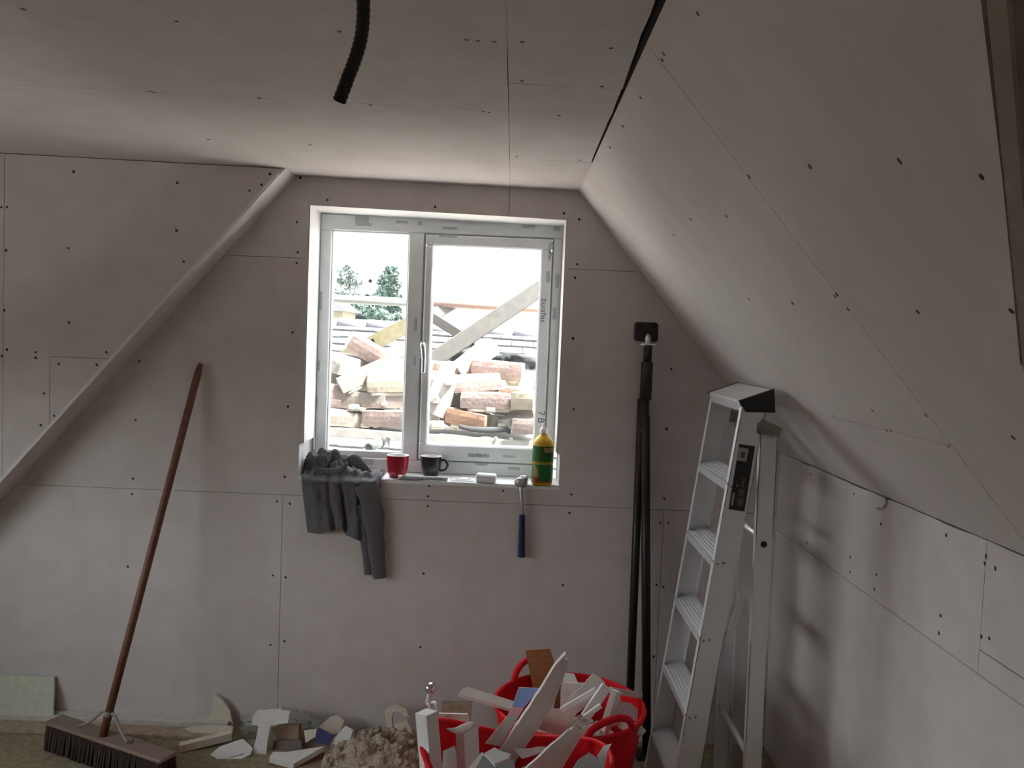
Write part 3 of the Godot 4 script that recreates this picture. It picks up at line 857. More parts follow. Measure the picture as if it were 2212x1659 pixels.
	part(rf, "decking", slab_mesh([o0 + V(-9, 0.15, 0) - nr * 0.03, o0 + V(9, -0.15, 0) - nr * 0.03, o0 + V(9, -0.15, 0) + dn * 4.2 - nr * 0.03, o0 + V(-9, 0.15, 0) + dn * 4.2 - nr * 0.03], V(0, -0.1, -0.1)), M.seal)
	for k in 22:
		var cs := new_st()
		var g := 0.19
		var n2 := 30
		for i in n2:
			var xa := -4.5 + 9.0 * i / n2
			var tilt := -0.016 * xa
			var a := o0 + V(xa + 0.004 + (0.15 if k % 2 == 0 else 0.0), tilt, 0) + dn * (k * g) + nr * 0.012
			var b := a + V(9.0 / n2 - 0.008, -0.005, 0)
			var dd := dn * (g + 0.02 + rng.randf_range(-0.012, 0.012)) + nr * 0.03
			slab(cs, cs, [a, b, b + dd, a + dd], -nr * 0.022)
		part(rf, "tile_course", fin(cs), M.tile)
	for i in 22:
		var a := o0 + V(-4.6 + i * 0.42, 0.072 - i * 0.0067, 0)
		var rt := smooth_st()
		tube(rt, [a, a + V(0.41, -0.006, 0)], func(t): return 0.10 - 0.012 * t, 12)
		part(rf, "ridge_tile", fin(rt), M.tile)
	# ---- unseen roof slope added below the dormer window to block ground light
	var own := thing("light_block_roof", "unseen dark roof slope added below the dormer window to block ground light", "roof", V(XL - 0.25, 0.5, 0), "", "structure")
	part(own, "slope", slab_mesh([V(0, 0, -0.3), V(0, 0, 6.0), V(-2.6, -1.7, 6.0), V(-2.6, -1.7, -0.3)], V(0, -0.15, 0)), plain(lin(0.05, 0.05, 0.055), 0.9))
	var nb := thing("light_block_house", "unseen dark house block added beyond the dormer window to cut upward light", "house", V(-9.0, -3.0, 0), "", "structure")  # added out of view, stops light from the yard reaching the ceiling
	part(nb, "wall", box_at(V(-3, 0, -22), V(0, 4.2, 30), 0.02), plain(lin(0.06, 0.045, 0.04), 0.9))
	part(nb, "roof", slab_mesh([V(0.2, 4.2, -22), V(-3.2, 4.2, -22), V(-1.5, 4.7, -22)], V(0, 0, 52)), plain(lin(0.05, 0.05, 0.055), 0.9))
	# ---- trees, hill, house, ground
	tree("conifer_tree", "dark green conifer rising beyond the tiled roof", 838, 690, 585, 46, -30.0, M.leaf_dark, 5, true)
	tree("broadleaf_tree", "pale thin broadleaf tree at the edge of the pane", 745, 690, 582, 44, -38.0, M.leaf_pale, 8, false)
	tree("hedge_tree", "dense green bush under the scaffold tube beyond the roof", 800, 695, 652, 70, -26.0, M.leaf_dark, 12, false)
	var hs := smooth_st()
	var hn := FastNoiseLite.new(); hn.seed = 4; hn.frequency = 0.03
	grid(hs, 40, 10, func(u: float, v: float) -> Vector3:
		var x := lerpf(-60, 60, u)
		return V(x, -3.0 + (4.2 + 4.2 * smoothstep(-13.0, -5.0, x)) * sin(v * PI * 0.5) + 0.5 * hn.get_noise_2d(x * 4.0, v * 60), -45 - 40 * v))
	single("hillside", "sunlit yellow green hillside beyond the roof", "hill", fin(hs), M.hill, Vector3.ZERO, "", "structure")
	var ho := thing("house", "small cream rendered house beyond the scaffold tube", "house", Pz(722, 700, -22.0))
	part(ho, "wall", box_at(V(-1.4, -4.5, -2), V(0.25, 0.45, 0), 0.01), plain(lin(0.10, 0.09, 0.055), 0.9))
	part(ho, "roof", slab_mesh([V(-1.6, 0.4, 0.2), V(0.42, 0.4, 0.2), V(-0.4, 1.0, 0.2)], V(0, 0, -2.4)), M.tile)
	single("yard", "pale concrete yard far below the window", "ground", box_at(V(-120, -3.4, -160), V(120, -3.0, 120), 0.0), M.ground, Vector3.ZERO, "", "structure")

func tree(called: String, label: String, px: float, py0: float, py1: float, hw: float, z: float, mat: Material, seed_: int, conical: bool):
	var base := Pz(px, py0, z)
	var top := Pz(px, py1, z)
	var half := absf(Pz(px + hw, py0, z).x - base.x)
	var o := thing(called, label, "tree", V(base.x, -3.0, z), "")
	part(o, "trunk", tube_mesh([V(0, 0, 0), V(0.05, top.y + 3.0 - 0.5, 0)], 0.16, 10), M.bark)
	var r := RandomNumberGenerator.new()
	r.seed = seed_
	var st := new_st()
	var y0 := base.y - 1.5 + 3.0
	var y1 := top.y + 3.0
	var n := 9000
	if called == "broadleaf_tree": n = 3600
	for clump in 70:
		var t := r.randf()
		var wid := half * ((1.0 - 0.75 * t) if conical else sqrt(maxf(0.05, 1.0 - pow(absf(t * 1.7 - 0.7), 2.0))))
		var a := r.randf() * TAU
		var rr := wid * sqrt(r.randf())
		var c := V(cos(a) * rr, lerpf(y0, y1, t), sin(a) * rr)
		var cr := half * r.randf_range(0.20, 0.36)
		for k in n / 70:
			var d := V(r.randfn(), r.randfn(), r.randfn()).normalized() * cr * pow(r.randf(), 0.4)
			var p := c + d
			var s := 0.10 * r.randf_range(0.6, 1.3)
			var u := V(r.randfn(), r.randfn(), r.randfn()).normalized() * s
			var v := V(r.randfn(), r.randfn(), r.randfn()).normalized() * s
			tri(st, p - u, p + u, p + v * 1.6, u.cross(v))
	var cm := part(o, "crown", fin(st), mat)
	cm.set_meta("kind", "stuff")

# ================================================================ ladder
func ladder():
	var zn := 0.73; var zf := 0.31
	var lean := (V(0.7265, 1.43, 0) - V(0.604, 0.45, 0)).normalized()   # along the front stiles
	var foot := V(0.604, 0.45, 0) - lean * (0.45 / lean.y)
	var across := V(lean.y, -lean.x, 0)                                # from the front edge to the back of a stile
	var o := thing("stepladder", "folded aluminium stepladder leaning against the slope beside the knee wall", "stepladder", V(foot.x, 0, 0.52))
	var org := o.position
	var L := 1.44 / lean.y
	var stile := func(zo: float, inward: float, f0: Vector3, dir: Vector3, len_: float, web: float, fl: float) -> ArrayMesh:
		# channel: web at zo, two flanges turned towards the other stile
		var ac := V(dir.y, -dir.x, 0)
		var st := new_st()
		var p := V(f0.x, f0.y, zo) - org
		var tq := 0.0022
		slab(st, st, [p, p + dir * len_, p + dir * len_ + ac * web, p + ac * web], V(0, 0, tq * inward))
		slab(st, st, [p, p + dir * len_, p + dir * len_ + V(0, 0, fl * inward), p + V(0, 0, fl * inward)], ac * tq)
		slab(st, st, [p + ac * web, p + ac * web + dir * len_, p + ac * web + dir * len_ + V(0, 0, fl * inward), p + ac * web + V(0, 0, fl * inward)], -ac * tq)
		return fin(st)
	var up0: Vector3 = foot + lean * 0.02
	for q in [[zn, -1.0], [zf, 1.0]]:
		var s := part(o, "front_stile", stile.call(q[0], q[1], up0, lean, L - 0.02, 0.075, 0.026), M.alu)
		part(s, "rubber_foot", box_at(V(foot.x - 0.006, 0.0, q[0] + (0.003 if q[1] < 0 else -0.031)) - org, V(foot.x + 0.082, 0.035, q[0] + (0.031 if q[1] > 0 else -0.003) ) - org, 0.003), M.black)
	# treads, tipped up at the back
	var tip := deg_to_rad(13)
	var td := V(cos(tip), sin(tip), 0)
	var tn := V(-sin(tip), cos(tip), 0)
	for y in [1.197, 0.948, 0.70, 0.449, 0.199]:
		var p: Vector3 = foot + lean * (y / lean.y) - across * 0.004
		var st := new_st()
		var b := Basis(td, tn, Vector3.BACK)
		cbox(st, Transform3D(b, V(p.x, p.y, 0.52) + td * 0.040 - tn * 0.002 - org), V(0.080, 0.004, 0.412), 0.001)
		cbox(st, Transform3D(b, V(p.x, p.y, 0.52) + td * 0.002 - tn * 0.016 - org), V(0.004, 0.032, 0.412), 0.001)
		cbox(st, Transform3D(b, V(p.x, p.y, 0.52) + td * 0.078 - tn * 0.012 - org), V(0.004, 0.024, 0.412), 0.001)
		for k in 6:
			cbox(st, Transform3D(b, V(p.x, p.y, 0.52) + td * (0.012 + 0.0115 * k) + tn * 0.0008 - org), V(0.003, 0.002, 0.40), 0.0005)
		var t := part(o, "tread", fin(st), M.alu)
		for q in [zn + 0.001, zf - 0.001]:
			for k in [0.012, 0.03]:
				part(t, "rivet", lathe([Vector2(0.004, -0.001), Vector2(0.004, 0.001), Vector2(0, 0.002)], 8), M.seal, Transform3D(Basis(Vector3.RIGHT, PI / 2), V(p.x, p.y, q) + td * k - tn * 0.014 - org))
	# top cap: white tread in a black plastic housing
	var c0 := V(0.7215, 1.455, 0.52)
	var ct := deg_to_rad(21)
	var cd := V(cos(ct), sin(ct), 0)
	var cnn := V(-sin(ct), cos(ct), 0)
	var cb := Basis(cd, cnn, Vector3.BACK)
	var cap := part(o, "top_tread", box_mesh(V(0.108, 0.006, 0.416), 0.002), M.white, Transform3D(cb, c0 + cd * 0.054 - org))
	cap.material_override = plain(lin(0.66, 0.66, 0.66), 0.4)
	part(o, "top_lip", box_mesh(V(0.004, 0.032, 0.40), 0.001), M.alu, Transform3D(cb, c0 + cd * 0.0 - cnn * 0.018 - org))
	for q in [0.733, 0.307]:
		var pts := [V(c0.x, c0.y, q) + cnn * 0.004 - cd * 0.003 - org, V(c0.x, c0.y, q) + cnn * 0.004 + cd * 0.112 - org, V(c0.x, c0.y, q) + cd * 0.092 - cnn * 0.068 - org, V(c0.x, c0.y, q) + cd * 0.005 - cnn * 0.036 - org]
		part(o, "end_cap", slab_mesh(pts, V(0, 0, -0.016 if q > 0.5 else 0.016)), M.black)
	# rear frame, nearly closed
	var r0 := V(0.806, 0.02, 0); var r1 := V(0.796, 1.345, 0)
	var rd := (r1 - r0).normalized()
	for q in [[0.712, -1.0], [0.33, 1.0]]:
		var s := part(o, "rear_stile", stile.call(q[0], q[1], r0, rd, 1.32, 0.055, 0.022), M.alu)
		part(s, "rubber_foot", box_at(V(0.80, 0.0, q[0] + (0.004 if q[1] < 0 else -0.026)) - org, V(0.868, 0.03, q[0] + (0.026 if q[1] > 0 else -0.004)) - org, 0.003), M.black)
	for y in [1.02, 0.30]:
		part(o, "rear_brace", tube_mesh([V(0.822, y, 0.335) - org, V(0.822, y, 0.71) - org], 0.011, 12), M.alu)
	part(o, "rivet", lathe([Vector2(0.010, -0.002), Vector2(0.010, 0.002), Vector2(0.004, 0.003), Vector2(0, 0.001)], 14), M.black, Transform3D(Basis(Vector3.RIGHT, PI / 2), Pz(1650, 1176, 0.714) - org))
	# hinge brackets
	for q in [[0.7335, -1.0], [0.3065, 1.0]]:
		var pts := []
		for p in [[1636, 916], [1648, 905], [1690, 925], [1682, 944], [1660, 941], [1634, 936]]:
			var w := Pz(p[0], p[1], 0.7335)
			pts.append(V(w.x, w.y, q[0]) - org)
		var hb := part(o, "hinge_bracket", slab_mesh(pts, V(0, 0, 0.003 * q[1])), M.bracket)
		for p in [[1640, 929], [1668, 933]]:
			var w := Pz(p[0], p[1], 0.734)
			part(hb, "rivet", lathe([Vector2(0.006, -0.001), Vector2(0.006, 0.001), Vector2(0, 0.0025)], 10), M.seal, Transform3D(Basis(Vector3.RIGHT, PI / 2), V(w.x, w.y, q[0]) - org))
	# folding stay between the frames
	part(o, "folding_stay", beam_mesh(Pz(1618, 1238, 0.69) - org, Pz(1572, 1388, 0.69) - org, 0.022, 0.004, 0.001), M.alu)
	part(o, "folding_stay", beam_mesh(Pz(1616, 1245, 0.36) - org, Pz(1628, 1420, 0.36) - org, 0.022, 0.004, 0.001), M.alu)
	# black sticker on the near stile
	var sp := []
	for p in [[1597, 959], [1631, 964], [1608, 1105], [1574, 1100]]: sp.append(Pz(p[0], p[1], 0.7312) - org)
	var stk := part(o, "sticker", slab_mesh(sp, V(0, 0, -0.0006)), M.black)
	stk.set_meta("label", "black printed label with a pale barcode square")
	var grey := plain(lin(0.40, 0.40, 0.40), 0.6)
	var dim := plain(lin(0.10, 0.10, 0.10), 0.6)
	var mark := func(u0: float, u1: float, v0: float, v1: float, m: Material, zz: float):
		var e := func(u: float, v: float) -> Vector3: return Vector3(sp[0]).lerp(sp[1], u).lerp(Vector3(sp[3]).lerp(sp[2], u), v) + V(0, 0, zz)
		part(stk, "print", slab_mesh([e.call(u0, v0), e.call(u1, v0), e.call(u1, v1), e.call(u0, v1)], V(0, 0, -0.0002)), m)
	mark.call(0.02, 0.62, 0.05, 0.25, grey, 0.0003)
	mark.call(0.2, 0.46, 0.11, 0.20, dim, 0.0005)
	mark.call(0.55, 0.72, 0.50, 0.64, dim, 0.0003)
	mark.call(0.45, 0.82, 0.67, 0.78, dim, 0.0003)
	mark.call(0.46, 0.84, 0.81, 0.93, dim, 0.0003)
	mark.call(0.10, 0.22, 0.74, 0.93, grey, 0.0003)

# ================================================================ flat offcuts traced at their own depth
func offcut(called: String, label: String, category: String, pts: Array, z: float, n: Vector3, th: float, face: Material, side: Material, rough := 0.0, group := "") -> MeshInstance3D:
	var cx := 0.0; var cy := 0.0
	for p in pts: cx += p[0]; cy += p[1]
	var p0 := Pz(cx / pts.size(), cy / pts.size(), z)
	n = n.normalized()
	var q := []
	for p in pts: q.append(Pn(p[0], p[1], p0, n))
	if rough > 0.0: q = rough_poly(q, rough)
	return single(called, label, category, slab_mesh(q, -n * th, face, side, p0), null, p0, group)

# a square-cut length of board or stud: top end traced, body runs along dir
func stick(called: String, label: String, category: String, a: Vector3, b: Vector3, w: float, t: float, mat: Material, up := Vector3.BACK, group := ""):
	single(called, label, category, beam_mesh(a - (a + b) * 0.5, b - (a + b) * 0.5, w, t, 0.0015, up), mat, (a + b) * 0.5, group)

func rubber_tub(label: String, c: Vector3, r: float, h: float, saddle: float, handle_at: Array, lift := 0.062):
	var o := thing("rubber_tub", label, "tub", c)
	var rim := func(a: float) -> Vector3:
		return V(cos(a) * r, h + saddle * cos(2.0 * a) - saddle * 0.5 * cos(a), sin(a) * r)
	var rb := r * 0.74
	var st := smooth_st()
	var wall := func(a: float, v: float, off: float) -> Vector3:
		var tp: Vector3 = rim.call(a)
		var rad := lerpf(rb, r, pow(v, 0.9)) + off
		return V(cos(a) * rad, lerpf(0.004, tp.y, v), sin(a) * rad)
	grid(st, 56, 10, func(u, v): return wall.call(-u * TAU, v, 0.0), true)
	grid(st, 56, 10, func(u, v): return wall.call(u * TAU, v, -0.005), true)
	grid(st, 56, 2, func(u, v): return V(cos(u * TAU) * rb * v, 0.006, sin(u * TAU) * rb * v), true)
	part(o, "body", fin(st), M.red)
	var lip := []
	for k in 57: lip.append(rim.call(TAU * k / 56.0))
	var ls := smooth_st()
	tube(ls, lip, func(_t): return 0.008, 10, 1.0, false)
	part(o, "rim", fin(ls), M.red)
	for ha in handle_at:
		var pts := []
		for k in 13:
			var t := k / 12.0
			var a: float = ha + lerpf(-0.36, 0.36, t)
			var e: Vector3 = rim.call(a)
			pts.append(e + V(cos(a), 0, sin(a)) * 0.012 * sin(t * PI) + V(0, lift * pow(sin(t * PI), 0.6), 0))
		var hs := smooth_st()
		tube(hs, spline(pts, 2), func(_t): return 0.0115, 10)
		part(o, "handle", fin(hs), M.red)
	return o

func rubble_mound(label: String, c: Vector3, r: float, h: float, seed_: int, mat: Material, called := "rubble_heap") -> MeshInstance3D:
	var n := FastNoiseLite.new()
	n.seed = seed_
	n.frequency = 9.0
	n.fractal_octaves = 4
	var st := new_st()
	grid(st, 56, 26, func(u: float, v: float) -> Vector3:
		var a := u * TAU
		var x := cos(a) * r * v
		var z := sin(a) * r * v
		return V(x, h * (1.0 - v * v) * (1.0 + 0.5 * n.get_noise_2d(x * 1.3 + 9, z * 1.3)) + 0.014 * n.get_noise_2d(x * 3.0 + 4.0, z * 3.0) * (1.0 - v * v * 0.6), z), true)
	# loose lumps over it
	var rr := RandomNumberGenerator.new()
	rr.seed = seed_
	for k in 420:
		var a := rr.randf() * TAU
		var v := sqrt(rr.randf()) * 1.05
		var s := 0.004 + 0.018 * pow(rr.randf(), 3.0)
		var y := h * maxf(0.0, 1.0 - v * v) + s * 0.3
		cbox(st, Transform3D(Basis.from_euler(V(rr.randf() * 6, rr.randf() * 6, rr.randf() * 6)), V(cos(a) * r * v, y, sin(a) * r * v)), V(s * 1.4, s, s), s * 0.3)
	return single(called, label, "rubble", fin(st), mat, c, "", "stuff")

func tubs():
	var zf := 1.11; var zb := 0.55
	var cf := Pz(1114, 1640, zf); cf.y = 0.0
	var cbk := Pz(1229, 1545, zb); cbk.y = 0.0
	rubber_tub("red rubber tub full of offcuts in front of the other tub", cf, 0.26, 0.468, 0.05, [deg_to_rad(80)], 0.02)
	rubber_tub("red rubber tub of offcuts standing between the props and the other tub", cbk, 0.253, 0.388, 0.0, [deg_to_rad(62), deg_to_rad(-118)])
	rubble_mound("plaster crumbs filling the tub in front of the other tub", cf + V(0, 0.32, 0), 0.22, 0.07, 3, M.gypsum, "plaster_crumbs")
	rubble_mound("plaster crumbs filling the tub beside the props", cbk + V(0, 0.24, 0), 0.205, 0.06, 5, M.paper, "plaster_crumbs")
	var G := "plasterboard offcuts in the tubs"
	# ---- in the front tub
	stick("plasterboard_strip", "square white plasterboard strip standing at the left side of the tub", "offcut", Pz(921, 1538, 1.17), Pz(940, 1760, 1.19), 0.042, 0.045, M.gypsum, V(0.75, 0, 0.66), G)
	stick("plasterboard_strip", "shorter pinkish white plasterboard strip standing in the tub", "offcut", Pz(1008, 1570, 1.02), Pz(1016, 1740, 1.06), 0.05, 0.045, M.gypsum, V(0.6, 0, 0.8), G)
	offcut("plasterboard_offcut", "long grey board with a torn tip slanting out of the tub", "offcut", [[1200, 1437], [1208, 1428], [1222, 1413], [1219, 1424], [1228, 1428], [1224, 1446], [1196, 1520], [1168, 1566], [1108, 1655], [1068, 1640], [1150, 1517]], 0.98, V(0.1, -0.35, 0.9), 0.0125, M.paper, M.gypsum, 0.0015, G)
	var bp := offcut("printed_box_scrap", "blue and pink printed card scrap tucked behind the long board", "card", [[1121, 1485], [1165, 1487], [1132, 1529], [1106, 1526]], 0.88, V(0, 0.1, 1), 0.003, plain(lin(0.30, 0.42, 0.80), 0.5), M.white)
	var pk := plain(lin(0.80, 0.42, 0.50), 0.5)
	var p1 := []
	for p in [[1106, 1526], [1132, 1529], [1121, 1547], [1097, 1545]]: p1.append(Pn(p[0], p[1], bp.position, V(0, 0.1, 1).normalized()) - bp.position)
	part(bp, "pink_band", slab_mesh(p1, V(0, 0, -0.003)), pk)
	var p2 := []
	for p in [[1097, 1545], [1121, 1547], [1080, 1612], [1048, 1606]]: p2.append(Pn(p[0], p[1], bp.position, V(0, 0.1, 1).normalized()) - bp.position)
	part(bp, "plain_end", slab_mesh(p2, V(0, 0, -0.003)), M.paper)
	offcut("plasterboard_offcut", "grey board face leaning at the back of the tub beside the white strip", "offcut", [[945, 1541], [1010, 1543], [1018, 1575], [1015, 1620], [955, 1620]], 0.86, V(0, 0.2, 1), 0.0125, M.paper, M.gypsum, 0.001, G)
	# curl of torn paper
	var cs := smooth_st()
	var cpath := []
	for p in [[964, 1574], [985, 1578], [1005, 1572], [1022, 1566], [1036, 1572]]: cpath.append(Pz(p[0], p[1], 1.06))
	tube(cs, spline(cpath, 5), func(t): return 0.012 * sin(PI * clampf(t, 0.04, 0.96)), 8, 0.25)
	single("paper_curl", "curl of pale torn lining paper across the short white strip", "paper", fin(cs), M.paper, Vector3.ZERO)
	offcut("plasterboard_offcut", "pale rounded offcut between the two standing strips", "offcut", [[957, 1622], [983, 1610], [988, 1660], [950, 1690]], 1.16, V(0, 0.6, 0.8), 0.0125, M.gypsum, M.gypsum, 0.002, G)
	offcut("plasterboard_offcut", "grey green offcut lying low across the tub", "offcut", [[1040, 1625], [1068, 1640], [1020, 1690], [985, 1690]], 1.24, V(-0.3, 0.5, 0.8), 0.0125, M.paper, M.gypsum, 0.001, G)
	offcut("plaster_lump", "bright white crumpled plaster lump below the long board", "offcut", [[1047, 1626], [1068, 1614], [1082, 1622], [1103, 1628], [1098, 1638], [1068, 1650], [1060, 1640]], 1.30, V(-0.1, 0.8, 0.6), 0.02, M.gypsum, M.gypsum, 0.004, G)
	offcut("plasterboard_offcut", "slate grey offcut under the white plaster lump", "offcut", [[1042, 1632], [1062, 1640], [1070, 1655], [1110, 1640], [1120, 1690], [1010, 1690]], 1.27, V(0.1, 0.5, 0.85), 0.0125, plain(lin(0.42, 0.45, 0.48), 0.8), M.gypsum, 0.001, G)
	offcut("plasterboard_offcut", "cream torn strip along the inside of the tub", "offcut", [[1112, 1617], [1180, 1613], [1176, 1622], [1150, 1630], [1128, 1636]], 1.05, V(0, 0.7, 0.7), 0.0125, M.gypsum, M.gypsum, 0.003, G)
	offcut("plasterboard_offcut", "brown backed strip crossing low in the tub", "offcut", [[1230, 1576], [1246, 1582], [1160, 1690], [1105, 1690]], 1.12, V(0.2, 0.2, 0.95), 0.0125, M.paper, M.gypsum, 0.002, G)
	stick("plasterboard_strip", "thick torn grey strip leaning towards the red handle", "offcut", Pz(1246, 1578, 0.98), Pz(1160, 1720, 1.08), 0.035, 0.03, M.paper, V(0, 0.2, 1), G)
	offcut("plasterboard_offcut", "pale blue grey rounded offcut beside the tub rim", "offcut", [[1222, 1690], [1250, 1640], [1273, 1625], [1290, 1637], [1312, 1690]], 1.18, V(0.1, 0.6, 0.8), 0.0125, plain(lin(0.50, 0.56, 0.58), 0.8), M.gypsum, 0.001, G)
	offcut("plasterboard_offcut", "curved pale sliver standing at the tub rim", "offcut", [[1290, 1632], [1303, 1612], [1321, 1607], [1312, 1625], [1304, 1665], [1294, 1650]], 1.14, V(-0.2, 0.3, 0.9), 0.008, M.gypsum, M.gypsum, 0.001, G)
	# ---- in the back tub
	offcut("plasterboard_strip", "long pale strip lying across the tub rim towards the wall", "offcut", [[990, 1498], [1001, 1486], [1012, 1484], [1112, 1515], [1104, 1531], [1000, 1501]], 0.62, V(0.1, 0.75, 0.65), 0.022, M.paper, M.gypsum, 0.0, G)
	offcut("hardboard_scrap", "orange brown hardboard scrap standing at the back of the tub", "board", [[1135, 1405], [1188, 1401], [1204, 1448], [1190, 1500], [1152, 1490]], 0.36, V(0.1, 0.1, 1), 0.006, noisy(lin(0.34, 0.13, 0.045), lin(0.46, 0.20, 0.08), 3.0, 0.03, 0.7, 51), M.wood, 0.0)
	offcut("plasterboard_offcut", "wide cream board sheet leaning in the tub behind the long board", "offcut", [[1212, 1475], [1262, 1476], [1250, 1530], [1222, 1590], [1150, 1572], [1190, 1530]], 0.60, V(-0.2, 0.25, 0.95), 0.0125, noisy(lin(0.62, 0.55, 0.49), lin(0.72, 0.66, 0.60), 2.0, 0.02, 0.9, 52), M.gypsum, 0.001, G)
	offcut("plasterboard_offcut", "pale corner offcut with a bright edge at the top of the heap", "offcut", [[1210, 1468], [1216, 1452], [1240, 1455], [1249, 1476], [1222, 1475]], 0.50, V(-0.2, 0.5, 0.85), 0.0125, M.gypsum, M.white, 0.0, G)
	offcut("plasterboard_offcut", "ragged torn grey strip slanting across the heap", "offcut", [[1281, 1456], [1308, 1476], [1296, 1494], [1270, 1520], [1240, 1546], [1210, 1530], [1256, 1485]], 0.66, V(-0.1, 0.3, 0.95), 0.016, M.paper, M.gypsum, 0.004, G)
	stick("plaster_lump", "row of torn white plaster stuck on the ragged strip", "offcut", Pz(1288, 1490, 0.70), Pz(1212, 1535, 0.71), 0.018, 0.014, M.gypsum, V(0, 0.3, 1), G)
	stick("plasterboard_strip", "cream tipped strip end at the top of the heap", "offcut", Pz(1310, 1482, 0.72), Pz(1264, 1550, 0.74), 0.032, 0.022, M.gypsum, V(0.2, 0.5, 0.85), G)
	stick("plasterboard_strip", "short white sliver crossing the cream tipped strip", "offcut", Pz(1298, 1524, 0.78), Pz(1262, 1550, 0.79), 0.014, 0.02, M.gypsum, V(0, 0.3, 1), G)
	stick("plasterboard_strip", "upright thin white strip in the right of the heap", "offcut", Pz(1332, 1492, 0.70), Pz(1304, 1580, 0.72), 0.02, 0.03, M.gypsum, V(0.5, 0, 0.85), G)
	offcut("plasterboard_offcut", "grey board leaning beside the thin white strip", "offcut", [[1334, 1494], [1345, 1520], [1340, 1565], [1306, 1575], [1312, 1545]], 0.66, V(0.3, 0.2, 0.9), 0.0125, M.paper, M.gypsum, 0.001, G)
	stick("plasterboard_strip", "thin grey strip pointing over the rim at the black props", "offcut", Pz(1318, 1490, 0.55), Pz(1386, 1503, 0.50), 0.02, 0.0125, M.paper, V(0, 0.4, 0.9), G)
	offcut("plastic_wrap", "crumpled whitish plastic wrap inside the tub rim", "plastic", [[1342, 1516], [1362, 1518], [1378, 1532], [1377, 1558], [1350, 1556], [1336, 1540]], 0.56, V(0.1, 0.5, 0.85), 0.006, plain(lin(0.58, 0.56, 0.60), 0.3), M.white, 0.003)
	offcut("plasterboard_offcut", "cream torn offcut hanging over the tub rim beside the handle", "offcut", [[1338, 1552], [1360, 1556], [1384, 1566], [1396, 1578], [1388, 1587], [1360, 1582], [1336, 1570]], 0.66, V(0, 0.7, 0.7), 0.0125, M.gypsum, M.gypsum, 0.002, G)
	offcut("brown_card", "dark brown card scrap between the boards in the heap", "card", [[1204, 1480], [1212, 1478], [1210, 1530], [1196, 1530]], 0.66, V(0.3, 0.1, 0.9), 0.004, plain(lin(0.20, 0.10, 0.05), 0.8), M.wood, 0.001)
	# ---- steel rod with a ball end behind the white strip
	var kb := thing("ball_ended_rod", "bright steel rod with a round ball end and hooked stem", "tool", Pz(930, 1640, 0.86))
	var bc := Pz(930, 1486, 0.86) - kb.position
	part(kb, "ball", lathe([Vector2(0, -0.018), Vector2(0.010, -0.015), Vector2(0.017, -0.006), Vector2(0.018, 0.002), Vector2(0.013, 0.012), Vector2(0, 0.018)], 20), M.chrome, Transform3D(Basis(), bc))
	part(kb, "stem", tube_mesh(spline([bc + V(0.0, -0.014, 0), Pz(924, 1518, 0.86) - kb.position, Pz(930, 1532, 0.865) - kb.position, Pz(928, 1640, 0.87) - kb.position], 6), 0.0075, 10), M.alu)
	part(kb, "hook", tube_mesh(spline([Pz(927, 1522, 0.86) - kb.position, Pz(938, 1518, 0.865) - kb.position, Pz(944, 1530, 0.87) - kb.position, Pz(946, 1580, 0.87) - kb.position], 6), 0.005, 8), M.alu)
	# ---- things behind the tubs on the floor
	offcut("wood_block", "yellowish wood block on the floor behind the tubs", "block", [[954, 1521], [1020, 1522], [1014, 1580], [950, 1578]], 0.20, V(0, 0.15, 1), 0.05, M.wood, M.wood)

